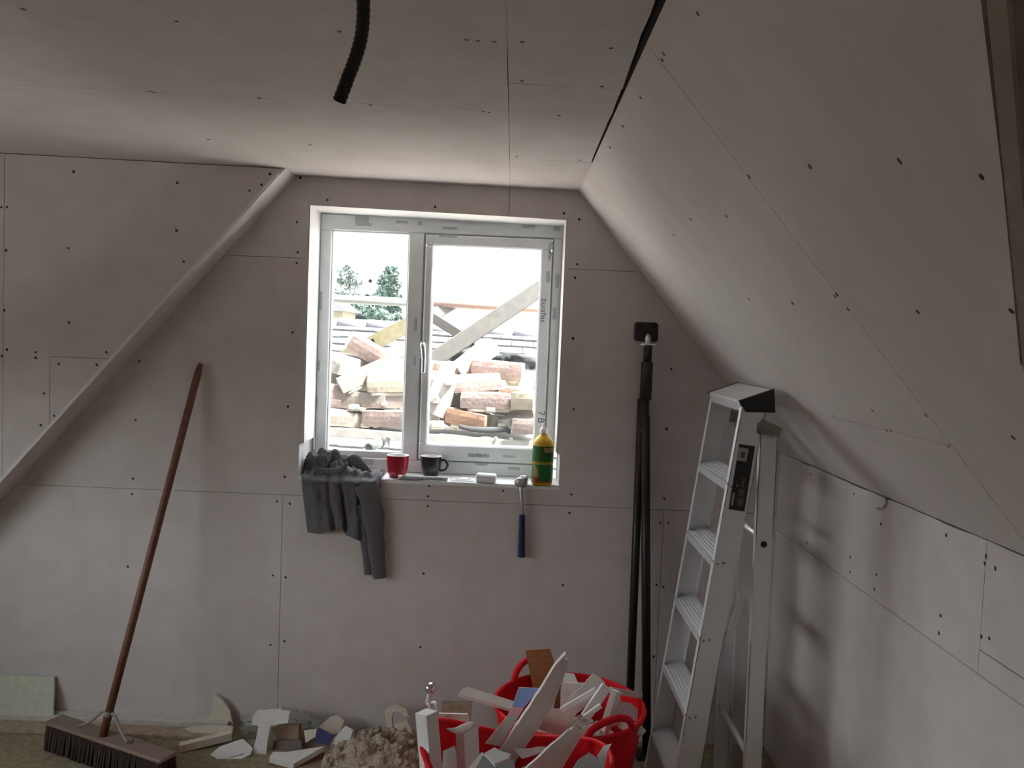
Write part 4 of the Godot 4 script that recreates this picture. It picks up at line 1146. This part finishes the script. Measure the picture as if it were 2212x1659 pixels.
# ================================================================ left floor corner
func broom_and_boards():
	# planks along the foot of the gable
	for q in [[0.0, 0.055, 0.035, "narrow timber batten on the floor along the gable"], [0.058, 0.135, 0.016, "pale flat plank on the floor in front of the batten"]]:
		single("floor_plank", q[3], "plank", box_at(V(-1.2, 0, -q[1] * 0.5 + q[0] * 0.5), V(1.2, q[2], q[1] * 0.5 - q[0] * 0.5), 0.002), M.wood if q[2] < 0.02 else M.paper, V(-2.28, 0.0, (q[0] + q[1]) * 0.5 + 0.002))
	offcut("plasterboard_offcut", "square greenish plasterboard offcut leaning against the gable", "offcut", [[-70, 1456], [116, 1462], [114, 1546], [-70, 1546]], 0.035, V(0, 0.25, 1), 0.0125, M.green_board, M.gypsum, 0.0)
	# broom
	var e0 := Py(98, 1570, 0.085)
	var e1 := Py(348, 1656, 0.085)
	var ax := (e1 - e0); ax.y = 0.0
	var Lh := ax.length()
	ax = ax.normalized()
	var back := ax.cross(Vector3.UP)
	if back.z > 0.0: back = -back
	var o := thing("broom", "wide yard broom with dark bristles and a long handle leaning on the wall", "broom", V((e0.x + e1.x) * 0.5, 0, (e0.z + e1.z) * 0.5))
	var c := V(0, 0.098, 0) + back * 0.034
	var hb := Basis(ax, Vector3.UP, ax.cross(Vector3.UP))
	part(o, "stock", box_mesh(V(Lh, 0.014, 0.078), 0.004), plain(lin(0.24, 0.18, 0.14), 0.8), Transform3D(hb, c + V(0, 0.002, 0)))
	var bs := new_st()
	var rr := RandomNumberGenerator.new()
	rr.seed = 3
	for i in 58:
		for j in 7:
			var p := ax * ((i + 0.5) / 58.0 - 0.5) * (Lh - 0.012) + back * (0.034 + (j - 3.0) * 0.0105)
			var fl := ax * rr.randf_range(-0.008, 0.008) + back * ((j - 3.0) * 0.004 + rr.randf_range(-0.004, 0.004))
			beam(bs, p + V(0, 0.094, 0), p + fl + V(0, 0.003, 0), 0.0088, 0.0098, 0.001, back)
	var br := part(o, "bristles", fin(bs), M.bristle)
	br.set_meta("kind", "stuff")
	var top := Pz(433, 785, 0.02) - o.position
	var sock := Pz(222, 1590, o.position.z + c.z)
	sock = V(sock.x, 0.105, o.position.z + c.z) - o.position
	var hs := smooth_st()
	tube(hs, [sock, sock.lerp(top, 0.3), sock.lerp(top, 0.97), top], func(t): return 0.0145 if t < 0.99 else 0.009, 16)
	part(o, "handle", fin(hs), M.wood_handle)
	var br0 := sock.lerp(top, 0.055)
	for s in [-1.0, 1.0]:
		part(o, "stay", tube_mesh(spline([br0, br0 + ax * s * 0.03 + V(0, 0.003, 0.0), br0.lerp(sock, 0.6) + ax * s * 0.085, V(sock.x, 0.113, sock.z) + ax * s * 0.13], 5), 0.005, 8), M.bracket)
	part(o, "stay_clip", tube_mesh([sock.lerp(top, 0.05), sock.lerp(top, 0.062)], 0.0175, 14), M.bracket)

func floor_debris():
	var G := "offcuts swept along the gable"
	offcut("plasterboard_offcut", "pointed pale offcut standing like a sail against the gable", "offcut", [[466, 1500], [480, 1512], [496, 1535], [503, 1566], [444, 1566], [455, 1540]], 0.03, V(0, 0.12, 1), 0.0125, M.cream, M.gypsum, 0.001, G)
	offcut("plasterboard_offcut", "flat cream offcut under the pointed one", "offcut", [[400, 1572], [440, 1566], [504, 1568], [500, 1590], [470, 1600], [425, 1590]], 0.10, V(0, 1, 0.25), 0.014, M.cream, M.gypsum, 0.001, G)
	stick("plasterboard_strip", "cream strip edge lying in front of the flat offcut", "offcut", Py(388, 1615, 0.015), Py(500, 1588, 0.03), 0.03, 0.03, M.cream, Vector3.UP, G)
	var pm := offcut("plasterboard_offcut", "white offcut with a grey pencil mark beside the tee shaped piece", "offcut", [[454, 1630], [475, 1612], [525, 1596], [546, 1616], [540, 1630], [492, 1655]], 0.24, V(0.05, 0.95, 0.5), 0.0125, M.gypsum, M.gypsum, 0.001, G)
	part(pm, "pencil_mark", tube_mesh([Pn(498, 1637, pm.position, V(0.05, 0.95, 0.5).normalized()) - pm.position, Pn(528, 1628, pm.position, V(0.05, 0.95, 0.5).normalized()) - pm.position], 0.002, 6), M.seal)
	offcut("plasterboard_offcut", "upright tee shaped white offcut beside the plastic sheet", "offcut", [[546, 1548], [556, 1534], [600, 1532], [606, 1526], [607, 1534], [626, 1536], [622, 1562], [584, 1568], [578, 1600], [570, 1664], [534, 1664], [552, 1600], [558, 1568], [544, 1566]], 0.19, V(0, 0.35, 0.95), 0.0125, M.gypsum, M.white, 0.001, G)
	# clear plastic sheet
	var cl := StandardMaterial3D.new()
	cl.transparency = BaseMaterial3D.TRANSPARENCY_ALPHA
	cl.albedo_color = Color(0.55, 0.62, 0.58, 0.32)
	cl.roughness = 0.15
	var st := smooth_st()
	var nz := FastNoiseLite.new(); nz.seed = 12; nz.frequency = 4.0
	grid(st, 24, 10, func(u: float, v: float) -> Vector3:
		var p := Pz(lerpf(518, 674, u), lerpf(1536 + 8.0 * sin(u * 7.0), 1578, v), 0.06 + 0.07 * v)
		return p + V(0, 0.012 * nz.get_noise_2d(u * 2.0, v), 0.03 * nz.get_noise_2d(u * 3.0, v * 2.0)))
	single("plastic_sheet", "crumpled clear plastic sheet lying against the gable", "plastic", fin(st), cl, Vector3.ZERO)
	# blocks and bits
	var D := [
		["wood_block", "buff square block among the debris", [[597, 1568], [646, 1566], [644, 1598], [598, 1598]], 0.14, V(0.05, 0.3, 1), 0.05, M.wood],
		["brick_half", "brownish half brick under the buff block", [[592, 1600], [650, 1598], [652, 1618], [588, 1622]], 0.18, V(0, 0.4, 1), 0.06, M.bricks[3]],
		["card_scrap", "deep blue card scrap among the debris", [[683, 1580], [690, 1572], [720, 1588], [708, 1610], [680, 1602]], 0.17, V(-0.1, 0.6, 0.8), 0.006, plain(lin(0.035, 0.035, 0.16), 0.6)],
		["plasterboard_offcut", "pinkish torn paper offcut behind the blue scrap", [[688, 1570], [714, 1548], [728, 1544], [744, 1556], [732, 1584], [716, 1588]], 0.09, V(0.1, 0.5, 0.9), 0.0125, M.cream],
		["plaster_block", "cream plaster block tilted beside the rubble heap", [[708, 1600], [726, 1590], [746, 1568], [762, 1576], [756, 1606], [734, 1612], [716, 1612]], 0.17, V(-0.1, 0.5, 0.9), 0.04, M.gypsum],
		["green_scrap", "small pale green scrap beside the plastic sheet", [[670, 1560], [682, 1552], [692, 1556], [684, 1570], [668, 1572]], 0.10, V(0, 0.5, 0.9), 0.006, plain(lin(0.30, 0.44, 0.36), 0.7)],
		["pink_scrap", "pale pink torn scrap beside the blue card", [[656, 1578], [684, 1574], [682, 1592], [660, 1604]], 0.16, V(0, 0.6, 0.8), 0.01, M.cream],
		["plasterboard_offcut", "arch shaped offcut standing behind the rubble heap", [[833, 1572], [831, 1536], [842, 1526], [860, 1523], [876, 1532], [884, 1548], [874, 1548], [862, 1537], [850, 1538], [846, 1550], [848, 1572]], 0.10, V(0, 0.2, 1), 0.03, M.cream],
		["wood_block", "cream block sitting on top of the rubble heap", [[850, 1566], [878, 1556], [896, 1594], [862, 1596]], 0.16, V(0.1, 0.4, 0.9), 0.05, M.cream],
		["metal_clip", "thin grey metal clip stuck in the rubble heap", [[830, 1596], [852, 1574], [858, 1574], [836, 1600]], 0.17, V(0, 0.4, 0.9), 0.003, M.seal]]
	for d in D:
		offcut(d[0], d[1], "debris", d[2], d[3], d[4], d[5], d[6], d[6], 0.001, "")
	# brick with plaster stuck on top
	var bo := thing("plastered_brick", "broken orange brick with white plaster on top", "brick", Pz(642, 1650, 0.26))
	var org := bo.position
	var tp := []
	for p in [[582, 1636], [590, 1624], [620, 1624], [700, 1612], [634, 1650]]: tp.append(Pn(p[0], p[1], org + V(0, 0.055, 0), V(0, 1, 0.35).normalized()) - org)
	part(bo, "plaster", slab_mesh(tp, V(0, -0.02, 0)), M.gypsum)
	var lo := []
	for p in tp: lo.append(Vector3(p) + V(0, -0.0205, 0))
	part(bo, "body", slab_mesh(lo, V(0, -0.06, -0.01)), M.bricks[2])
	# the heap of swept rubble
	var hc := Py(815, 1640, 0.03); hc.y = 0.0
	rubble_mound("heap of swept brown plaster rubble between offcuts and tubs", V(hc.x + 0.02, 0, 0.24), 0.235, 0.085, 21, M.rubble)

# ================================================================ black props against the gable
func props():
	# first prop with the square pad
	var o := thing("telescopic_prop", "dark telescopic prop with a square pad and chrome swivel leaning on the gable", "prop", Pz(1395, 1680, 0.14))
	var org := o.position
	var foot := V(Pz(1397, 1600, 0.12).x, 0.0, 0.13)
	o.position = foot
	org = foot
	var top := Pz(1396, 742, 0.045) - org
	var pd := Pz(1396, 718, 0.012) - org
	part(o, "pad", box_at(pd + V(-0.047, -0.036, -0.011), pd + V(0.047, 0.04, 0.006), 0.008), M.black)
	var pr := smooth_st()
	tube(pr, [pd + V(0, 0.0, 0.006), pd + V(0, 0.0, 0.03)], func(t): return 0.034 - 0.012 * t, 18)
	part(o, "pad_boss", fin(pr), M.black)
	part(o, "swivel", tube_mesh([pd + V(0, 0, 0.018), pd + V(0.002, -0.03, 0.04), pd + V(0.004, -0.065, 0.042)], 0.013, 12), M.chrome)
	part(o, "pivot_bolt", lathe([Vector2(0.009, -0.03), Vector2(0.009, 0.03), Vector2(0, 0.032)], 10), M.chrome, Transform3D(Basis(Vector3.BACK, PI / 2), pd + V(0.003, -0.05, 0.045)))
	var g0 := Pz(1398, 782, 0.05) - org
	var g1 := Pz(1394, 864, 0.055) - org
	part(o, "collar", tube_mesh([pd + V(0.003, -0.05, 0.042), g0], 0.017, 12), M.black)
	part(o, "grip", tube_mesh([g0, g1], 0.0235, 16), M.prop)
	part(o, "inner_tube", tube_mesh([g1, Pz(1393, 1010, 0.07) - org], 0.014, 14), M.prop)
	part(o, "outer_tube", tube_mesh([Pz(1394, 900, 0.06) - org, V(0, 0.02, 0)], 0.0175, 16), M.prop)
	part(o, "foot_pad", box_at(V(-0.045, 0.0, -0.04), V(0.045, 0.022, 0.04), 0.006), M.black)
	# second prop, its top hidden behind the first
	var f2 := V(Pz(1357, 1600, 0.10).x, 0, 0.10)
	var o2 := thing("telescopic_prop", "second dark prop crossing behind the padded prop", "prop", f2)
	var t2 := Pz(1386, 868, 0.025) - f2
	part(o2, "outer_tube", tube_mesh([t2, t2.lerp(V(0, 0.02, 0), 0.98)], 0.0165, 16), M.prop)
	part(o2, "end_cap", tube_mesh([t2 + V(0, 0.012, 0), t2 - V(0, 0.02, 0)], 0.0172, 14), M.black)
	part(o2, "locking_pin", lathe([Vector2(0.004, 0), Vector2(0.004, 0.006), Vector2(0, 0.008)], 8), M.chrome, Transform3D(Basis(Vector3.RIGHT, PI / 2), Pz(1384, 930, 0.05) - f2))
	part(o2, "foot_pad", box_at(V(-0.04, 0.0, -0.04), V(0.04, 0.022, 0.04), 0.006), M.black)

# ================================================================ jumper on the sill
func jumper():
	var o := thing("jumper", "dark grey knitted jumper crumpled on the sill with one sleeve hanging", "jumper", V(-0.70, 1.036, 0.0))
	var org := o.position
	var nz := FastNoiseLite.new(); nz.seed = 21; nz.frequency = 1.0; nz.fractal_octaves = 3
	# outline of the hanging part in the picture: left edge to right edge
	var left := [[651, 1012], [650, 1045], [653, 1085], [659, 1125], [664, 1150]]
	var bottom := [[664, 1150], [690, 1153], [718, 1147], [738, 1139], [748, 1156], [770, 1166], [792, 1172], [812, 1176]]
	var topx0 := 651.0; var topx1 := 822.0
	var L := func(a: Array, t: float) -> Vector2:
		var f := clampf(t, 0, 1) * (a.size() - 1)
		var i := mini(int(f), a.size() - 2)
		return Vector2(a[i][0], a[i][1]).lerp(Vector2(a[i + 1][0], a[i + 1][1]), f - i)
	# folds: depth as a function of u (across) and v (down); valleys where the photograph is dark
	var fold := func(u: float, v: float) -> float:
		var d := 0.0
		for k in [[0.06, 0.05, 0.9], [0.33, 0.035, 1.0], [0.51, 0.03, 1.0], [0.74, 0.03, 0.9], [0.97, 0.03, 0.8]]:
			var c: float = k[0] + 0.05 * (v - 0.3) * (1.0 if k[0] > 0.4 else -0.3) + 0.015 * nz.get_noise_2d(v * 3.0, k[0] * 9.0)
			d -= k[2] * exp(-pow((u - c) / k[1], 2.0))
		d += 0.55 * sin(u * 17.0 + 2.0 * v) * 0.4 + 0.5 * nz.get_noise_2d(u * 5.0, v * 1.6)
		return d
	var hang := func(u: float, v: float) -> Vector3:
		var b: Vector2 = L.call(bottom, u)
		var tx := lerpf(topx0, topx1, u)
		var ty := 1033.0 + 6.0 * u
		var px := lerpf(tx, b.x, pow(v, 1.15))
		var py := lerpf(ty, b.y, v)
		var e := minf(minf(u, 1.0 - u) * 14.0, 1.0)
		var amp := 0.024 * minf(1.0, 0.4 + v * 1.3)
		var zz: float = 0.006 + 0.02 * e + amp * (0.6 + fold.call(u, v)) * e + 0.008 * sin(minf(v * 8.0, 1.0) * PI)
		return Pz(px, py, maxf(zz, 0.004)) - org
	var st := smooth_st()
	# over the sill: v from -0.6 to 0 lies on the sill, then it hangs
	grid(st, 84, 60, func(u: float, vv: float) -> Vector3:
		var v := vv * 1.45 - 0.45
		if v >= 0.0: return hang.call(u, v)
		var h0: Vector3 = hang.call(u, 0.0)
		var t := -v / 0.45
		var depth := 0.17 * t
		var lump: float = 0.014 + 0.03 * exp(-pow((u - 0.45) / 0.3, 2.0)) * sin(PI * minf(1.0, t * 1.2)) + 0.016 * nz.get_noise_2d(u * 7.0, t * 3.0) + 0.010 * fold.call(u, 0.0) * (1.0 - t * 0.6)
		var round_: float = h0.z * (1.0 - smoothstep(0.0, 0.16, t))
		return V(h0.x - 0.01 * t * (u - 0.5), lerpf(h0.y, maxf(0.003, lump), smoothstep(0.0, 0.22, t)), round_ - depth * smoothstep(0.03, 1.0, t)))
	# back of the cloth near the wall
	grid(st, 40, 20, func(u: float, v: float) -> Vector3:
		var p: Vector3 = hang.call(1.0 - u, v)
		return V(p.x, p.y, 0.003))
	part(o, "body", fin(st), M.jumper)
	# second tail of the hem, dark inside turned to the viewer
	var sl := smooth_st()
	var path := []
	for p in [[790, 1045, 0.03], [806, 1100, 0.036], [811, 1160, 0.034], [816, 1215, 0.03], [820, 1249, 0.026]]: path.append(Pz(p[0], p[1], p[2]) - org)
	tube(sl, spline(path, 10), func(t): return (0.046 - 0.022 * t) * (1.0 + 0.06 * sin(t * 23.0)), 28, 0.42)
	part(o, "sleeve", fin(sl), M.jumper)
	var s2 := smooth_st()
	path = []
	for p in [[778, 1090, 0.02], [788, 1150, 0.018], [795, 1200, 0.016], [797, 1241, 0.016]]: path.append(Pz(p[0], p[1], p[2]) - org)
	tube(s2, spline(path, 8), func(t): return 0.03 - 0.012 * t, 20, 0.4)
	part(o, "cuff", fin(s2), M.jumper)
	# crumpled collar and hood on the sill
	var cr := smooth_st()
	var n2 := FastNoiseLite.new(); n2.seed = 33; n2.frequency = 1.0; n2.fractal_octaves = 1; n2.noise_type = FastNoiseLite.TYPE_SIMPLEX_SMOOTH
	var c0 := Pz(706, 1000, -0.07) - org
	var lump2 := func(u: float, v: float) -> Vector3:
		# a bundle of folded cloth: a squashed dome with sharp creases running round and across it
		var a := u * TAU
		var el := v * PI * 0.5
		var d := V(cos(a) * cos(el), sin(el), sin(a) * cos(el))
		var w := d + V(n2.get_noise_3dv(d * 0.8), n2.get_noise_3dv(d * 0.8 + V(5, 0, 0)), n2.get_noise_3dv(d * 0.8 + V(0, 7, 0))) * 0.5
		var f1 := n2.get_noise_3dv(w * V(0.7, 1.3, 0.7) + V(3, 1, 2))
		var f2 := n2.get_noise_3dv(w * V(1.2, 2.4, 1.2) + V(8, 2, 4))
		var k := 0.86 + 0.30 * (0.6 - sqrt(f1 * f1 + 0.004)) * 1.4 - 0.16 * sqrt(f2 * f2 + 0.006) - 0.12
		return V(d.x * 0.118 * k, maxf(0.002, d.y * 0.128 * k), clampf(d.z * 0.085 * k, -0.11, 0.085)) + V(c0.x, 0.0, c0.z)
	grid(cr, 120, 46, func(u, v): return lump2.call(-u, v), true)
	part(o, "collar", fin(cr), M.jumper)
	var cb := smooth_st()
	for r in [[[[690, 1012], [712, 1019], [736, 1014], [750, 1000]], 0.0, 0.015], [[[748, 1000], [764, 992], [778, 1004], [800, 1024]], -0.07, 0.024]]:
		path = []
		for p in r[0]: path.append(Pz(p[0], p[1], r[1]) - org)
		var rad: float = r[2]
		tube(cb, spline(path, 8), func(t): return rad * (0.4 + 0.6 * sin(PI * clampf(t, 0.05, 0.95))), 16, 0.5)
	part(o, "neckband", fin(cb), M.jumper)

# ================================================================ things on the sill
func mug(label: String, at: Vector3, r: float, h: float, mat: Material, handle_dir: Vector3):
	var o := thing("mug", label, "mug", at)
	part(o, "body", lathe([Vector2(0, 0.002), Vector2(r * 0.62, 0.0), Vector2(r * 0.74, 0.004), Vector2(r * 0.92, h * 0.35), Vector2(r, h * 0.72), Vector2(r, h * 0.985)], 40), mat)
	part(o, "glaze", lathe([Vector2(r, h * 0.985), Vector2(r * 0.985, h), Vector2(r * 0.93, h * 0.985), Vector2(r * 0.92, h * 0.6), Vector2(r * 0.82, h * 0.2), Vector2(0, h * 0.12)], 40), M.white)
	var d := handle_dir.normalized()
	part(o, "handle", tube_mesh(spline([d * r * 0.93 + V(0, h * 0.80, 0), d * (r + 0.014) + V(0, h * 0.84, 0), d * (r + 0.026) + V(0, h * 0.6, 0), d * (r + 0.016) + V(0, h * 0.36, 0), d * r * 0.9 + V(0, h * 0.30, 0)], 6), 0.0055, 10), mat)

func sill_things():
	var sy := 1.0365
	var a := Py(860, 1028, sy)
	mug("glossy red mug with white inside on the sill", V(a.x, sy, -0.075), 0.0455, 0.092, plain(lin(0.42, 0.012, 0.035), 0.12), V(-0.2, 0, -1))
	a = Pz(931, 1010, -0.13)
	mug("glossy black mug with white inside on the sill", V(a.x, sy, -0.13), 0.0435, 0.086, plain(lin(0.02, 0.018, 0.022), 0.1), V(1, 0, 0.1))
	# grey marker lying in front of the mugs
	var m0 := Pz(860, 1028, -0.02); m0.y = sy + 0.0095
	var m1 := Pz(967, 1031, -0.03); m1.y = sy + 0.0085
	var o := thing("marker", "grey capped marker tube lying on the sill before the mugs", "marker", m0)
	var md := m1 - m0
	part(o, "cap", tube_mesh([Vector3.ZERO, md * 0.08], 0.0095, 14), M.white)
	part(o, "barrel", tube_mesh([md * 0.08, md * 0.5], 0.0088, 14), M.film)
	part(o, "barrel_end", tube_mesh([md * 0.5, md], 0.0082, 14), plain(lin(0.45, 0.45, 0.46), 0.5))
	part(o, "clip", tube_mesh([md * 0.1 + V(0, 0.004, 0.0085), md * 0.17 + V(0, 0.003, 0.009)], 0.003, 8), M.seal)
	# white block
	var wbp := Pz(1050, 1030, -0.03)
	var wb := single("eraser_block", "small white rounded block lying on the sill", "block", box_mesh(V(0.082, 0.034, 0.05), 0.006), M.white, V(wbp.x, sy + 0.0172, -0.04))
	wb.rotation.y = -0.12
	# scraps of clear wrap
	var cl := StandardMaterial3D.new()
	cl.transparency = BaseMaterial3D.TRANSPARENCY_ALPHA
	cl.albedo_color = Color(0.85, 0.87, 0.88, 0.45)
	cl.roughness = 0.1
	for q in [[982, 1030, 0.018], [1003, 1032, 0.022], [1018, 1027, 0.016]]:
		var p := Pz(q[0], q[1], -0.035)
		single("wrapper_scrap", "scrap of clear wrapper on the sill beside the marker", "wrapper", brick_shape(int(q[0]), V(q[2] * 2.0, q[2] * 0.6, q[2] * 1.4), 0.3), cl, V(p.x, sy + q[2] * 0.28, -0.04), "wrapper scraps on the sill")
	# hammer hooked over the sill edge
	var hp := Pz(1127, 1042, 0.02)
	var hm := thing("hammer", "claw hammer with a blue grip hanging from the sill edge", "hammer", hp)
	var hx := V(-0.28, 0.0, 1).normalized()
	part(hm, "poll", lathe([Vector2(0, -0.03), Vector2(0.013, -0.03), Vector2(0.0135, 0.0), Vector2(0.019, 0.008), Vector2(0.019, 0.028), Vector2(0.017, 0.031), Vector2(0, 0.031)], 18), M.steel, Transform3D(frame_along(hx), V(-0.004, 0.004, 0.004)))
	part(hm, "claw", tube_mesh(spline([V(0.0, 0.008, 0.0), V(0.008, 0.014, -0.02), V(0.012, 0.012, -0.05), V(0.014, 0.004, -0.075)], 6), 0.0105, 10), M.steel)
	part(hm, "eye", box_mesh(V(0.036, 0.046, 0.036), 0.008), M.steel, Transform3D(Basis(), V(0.005, 0.004, 0.0)))
	var n0 := Pz(1126, 1050, 0.022) - hp
	var n1 := Pz(1128, 1114, 0.022) - hp
	var n2 := Pz(1126, 1203, 0.022) - hp
	part(hm, "shaft", tube_mesh([n0, n1], 0.0078, 12), M.steel)
	var gr := smooth_st()
	tube(gr, spline([n1 + V(0, 0.004, 0), n1.lerp(n2, 0.1), n1.lerp(n2, 0.5), n1.lerp(n2, 0.85), n1.lerp(n2, 0.97), n2], 4), func(t): return 0.0115 + 0.004 * smoothstep(0.1, 0.9, t) - (0.006 if t > 0.98 else 0.0), 16)
	part(hm, "grip", fin(gr), plain(lin(0.006, 0.02, 0.085), 0.5))
	# glue bottle
	var bp := Pz(1170, 1040, -0.035)
	var bt := thing("glue_bottle", "yellow glue bottle with green label on the right end of the sill", "bottle", V(bp.x, sy, -0.035))
	var yb := plain(lin(0.72, 0.44, 0.02), 0.35)
	var R := 0.042
	part(bt, "body", lathe([Vector2(0, 0.002), Vector2(R - 0.004, 0.0), Vector2(R, 0.006), Vector2(R, 0.172), Vector2(R - 0.002, 0.178), Vector2(R * 0.62, 0.196), Vector2(0.014, 0.206), Vector2(0.012, 0.216), Vector2(0, 0.216)], 40), yb)
	part(bt, "cap", lathe([Vector2(0.0165, 0.210), Vector2(0.0165, 0.224), Vector2(0.012, 0.232), Vector2(0.006, 0.234), Vector2(0.005, 0.248), Vector2(0.003, 0.252), Vector2(0, 0.252)], 20), M.white)
	# printed label
	var im := Image.create(256, 160, false, Image.FORMAT_RGB8)
	im.fill(Color(0.10, 0.36, 0.06))
	im.fill_rect(Rect2i(0, 72, 256, 88), Color(0.02, 0.40, 0.15))
	im.fill_rect(Rect2i(0, 68, 256, 12), Color(0.62, 0.56, 0.02))
	im.fill_rect(Rect2i(0, 152, 256, 8), Color(0.55, 0.32, 0.02))
	for x in 256:
		for y in range(82, 152):
			var c := fposmod(x - 86.0, 256.0)
			if c < 12 + (152 - y) * 0.0 + 16.0 * sin((y - 82) / 70.0 * PI * 0.6): im.set_pixel(x, y, Color(0.62, 0.48, 0.28) if y < 138 else Color(0.72, 0.12, 0.10))
	# the pale number panel, digits 502
	var seg := {"5": ["111", "100", "111", "001", "111"], "0": ["111", "101", "101", "101", "111"], "2": ["111", "001", "111", "100", "111"]}
	var cx := 132
	for ch in "502":
		for r in 5:
			for c in 3:
				if seg[ch][r][c] == "1": im.fill_rect(Rect2i(cx + c * 5, 6 + r * 4, 5, 4), Color(0.86, 0.66, 0.52))
		cx += 18
	var lm := StandardMaterial3D.new()
	lm.albedo_texture = ImageTexture.create_from_image(im)
	lm.roughness = 0.4
	var ls := smooth_st()
	var nseg := 48
	for i in nseg:
		for j in 4:
			var uv := func(ii: int, jj: int):
				var aa := TAU * ii / nseg
				ls.set_uv(Vector2(float(ii) / nseg, 1.0 - jj / 4.0))
				# u = 0.5 faces the room
				ls.add_vertex(V(-sin(aa) * (R + 0.0006), 0.012 + 0.148 * jj / 4.0, -cos(aa) * (R + 0.0006)))
			uv.call(i, j); uv.call(i + 1, j + 1); uv.call(i + 1, j)
			uv.call(i, j); uv.call(i, j + 1); uv.call(i + 1, j + 1)
	part(bt, "label", fin(ls), lm)

# ================================================================ conduit from the ceiling
func conduit():
	var z := 2.03
	var pts := [Pz(782, -120, z), Pz(784, -50, z), Pz(785, 20, z), Pz(781, 75, z), Pz(768, 125, z), Pz(750, 172, z), Pz(733, 219, z)]
	var path := spline(pts, 16)
	var o := thing("conduit", "black flexible conduit hanging from a hole in the ceiling", "conduit", Vector3.ZERO)
	var st := smooth_st()
	var n := path.size()
	tube(st, path, func(t): return 0.0102 + 0.0006 * sin(t * n * 1.6), 18, 1.0, false)
	tube(st, path, func(_t): return 0.0085, 14, 1.0, false)
	part(o, "pipe", fin(st), plain(lin(0.02, 0.013, 0.012), 0.45))
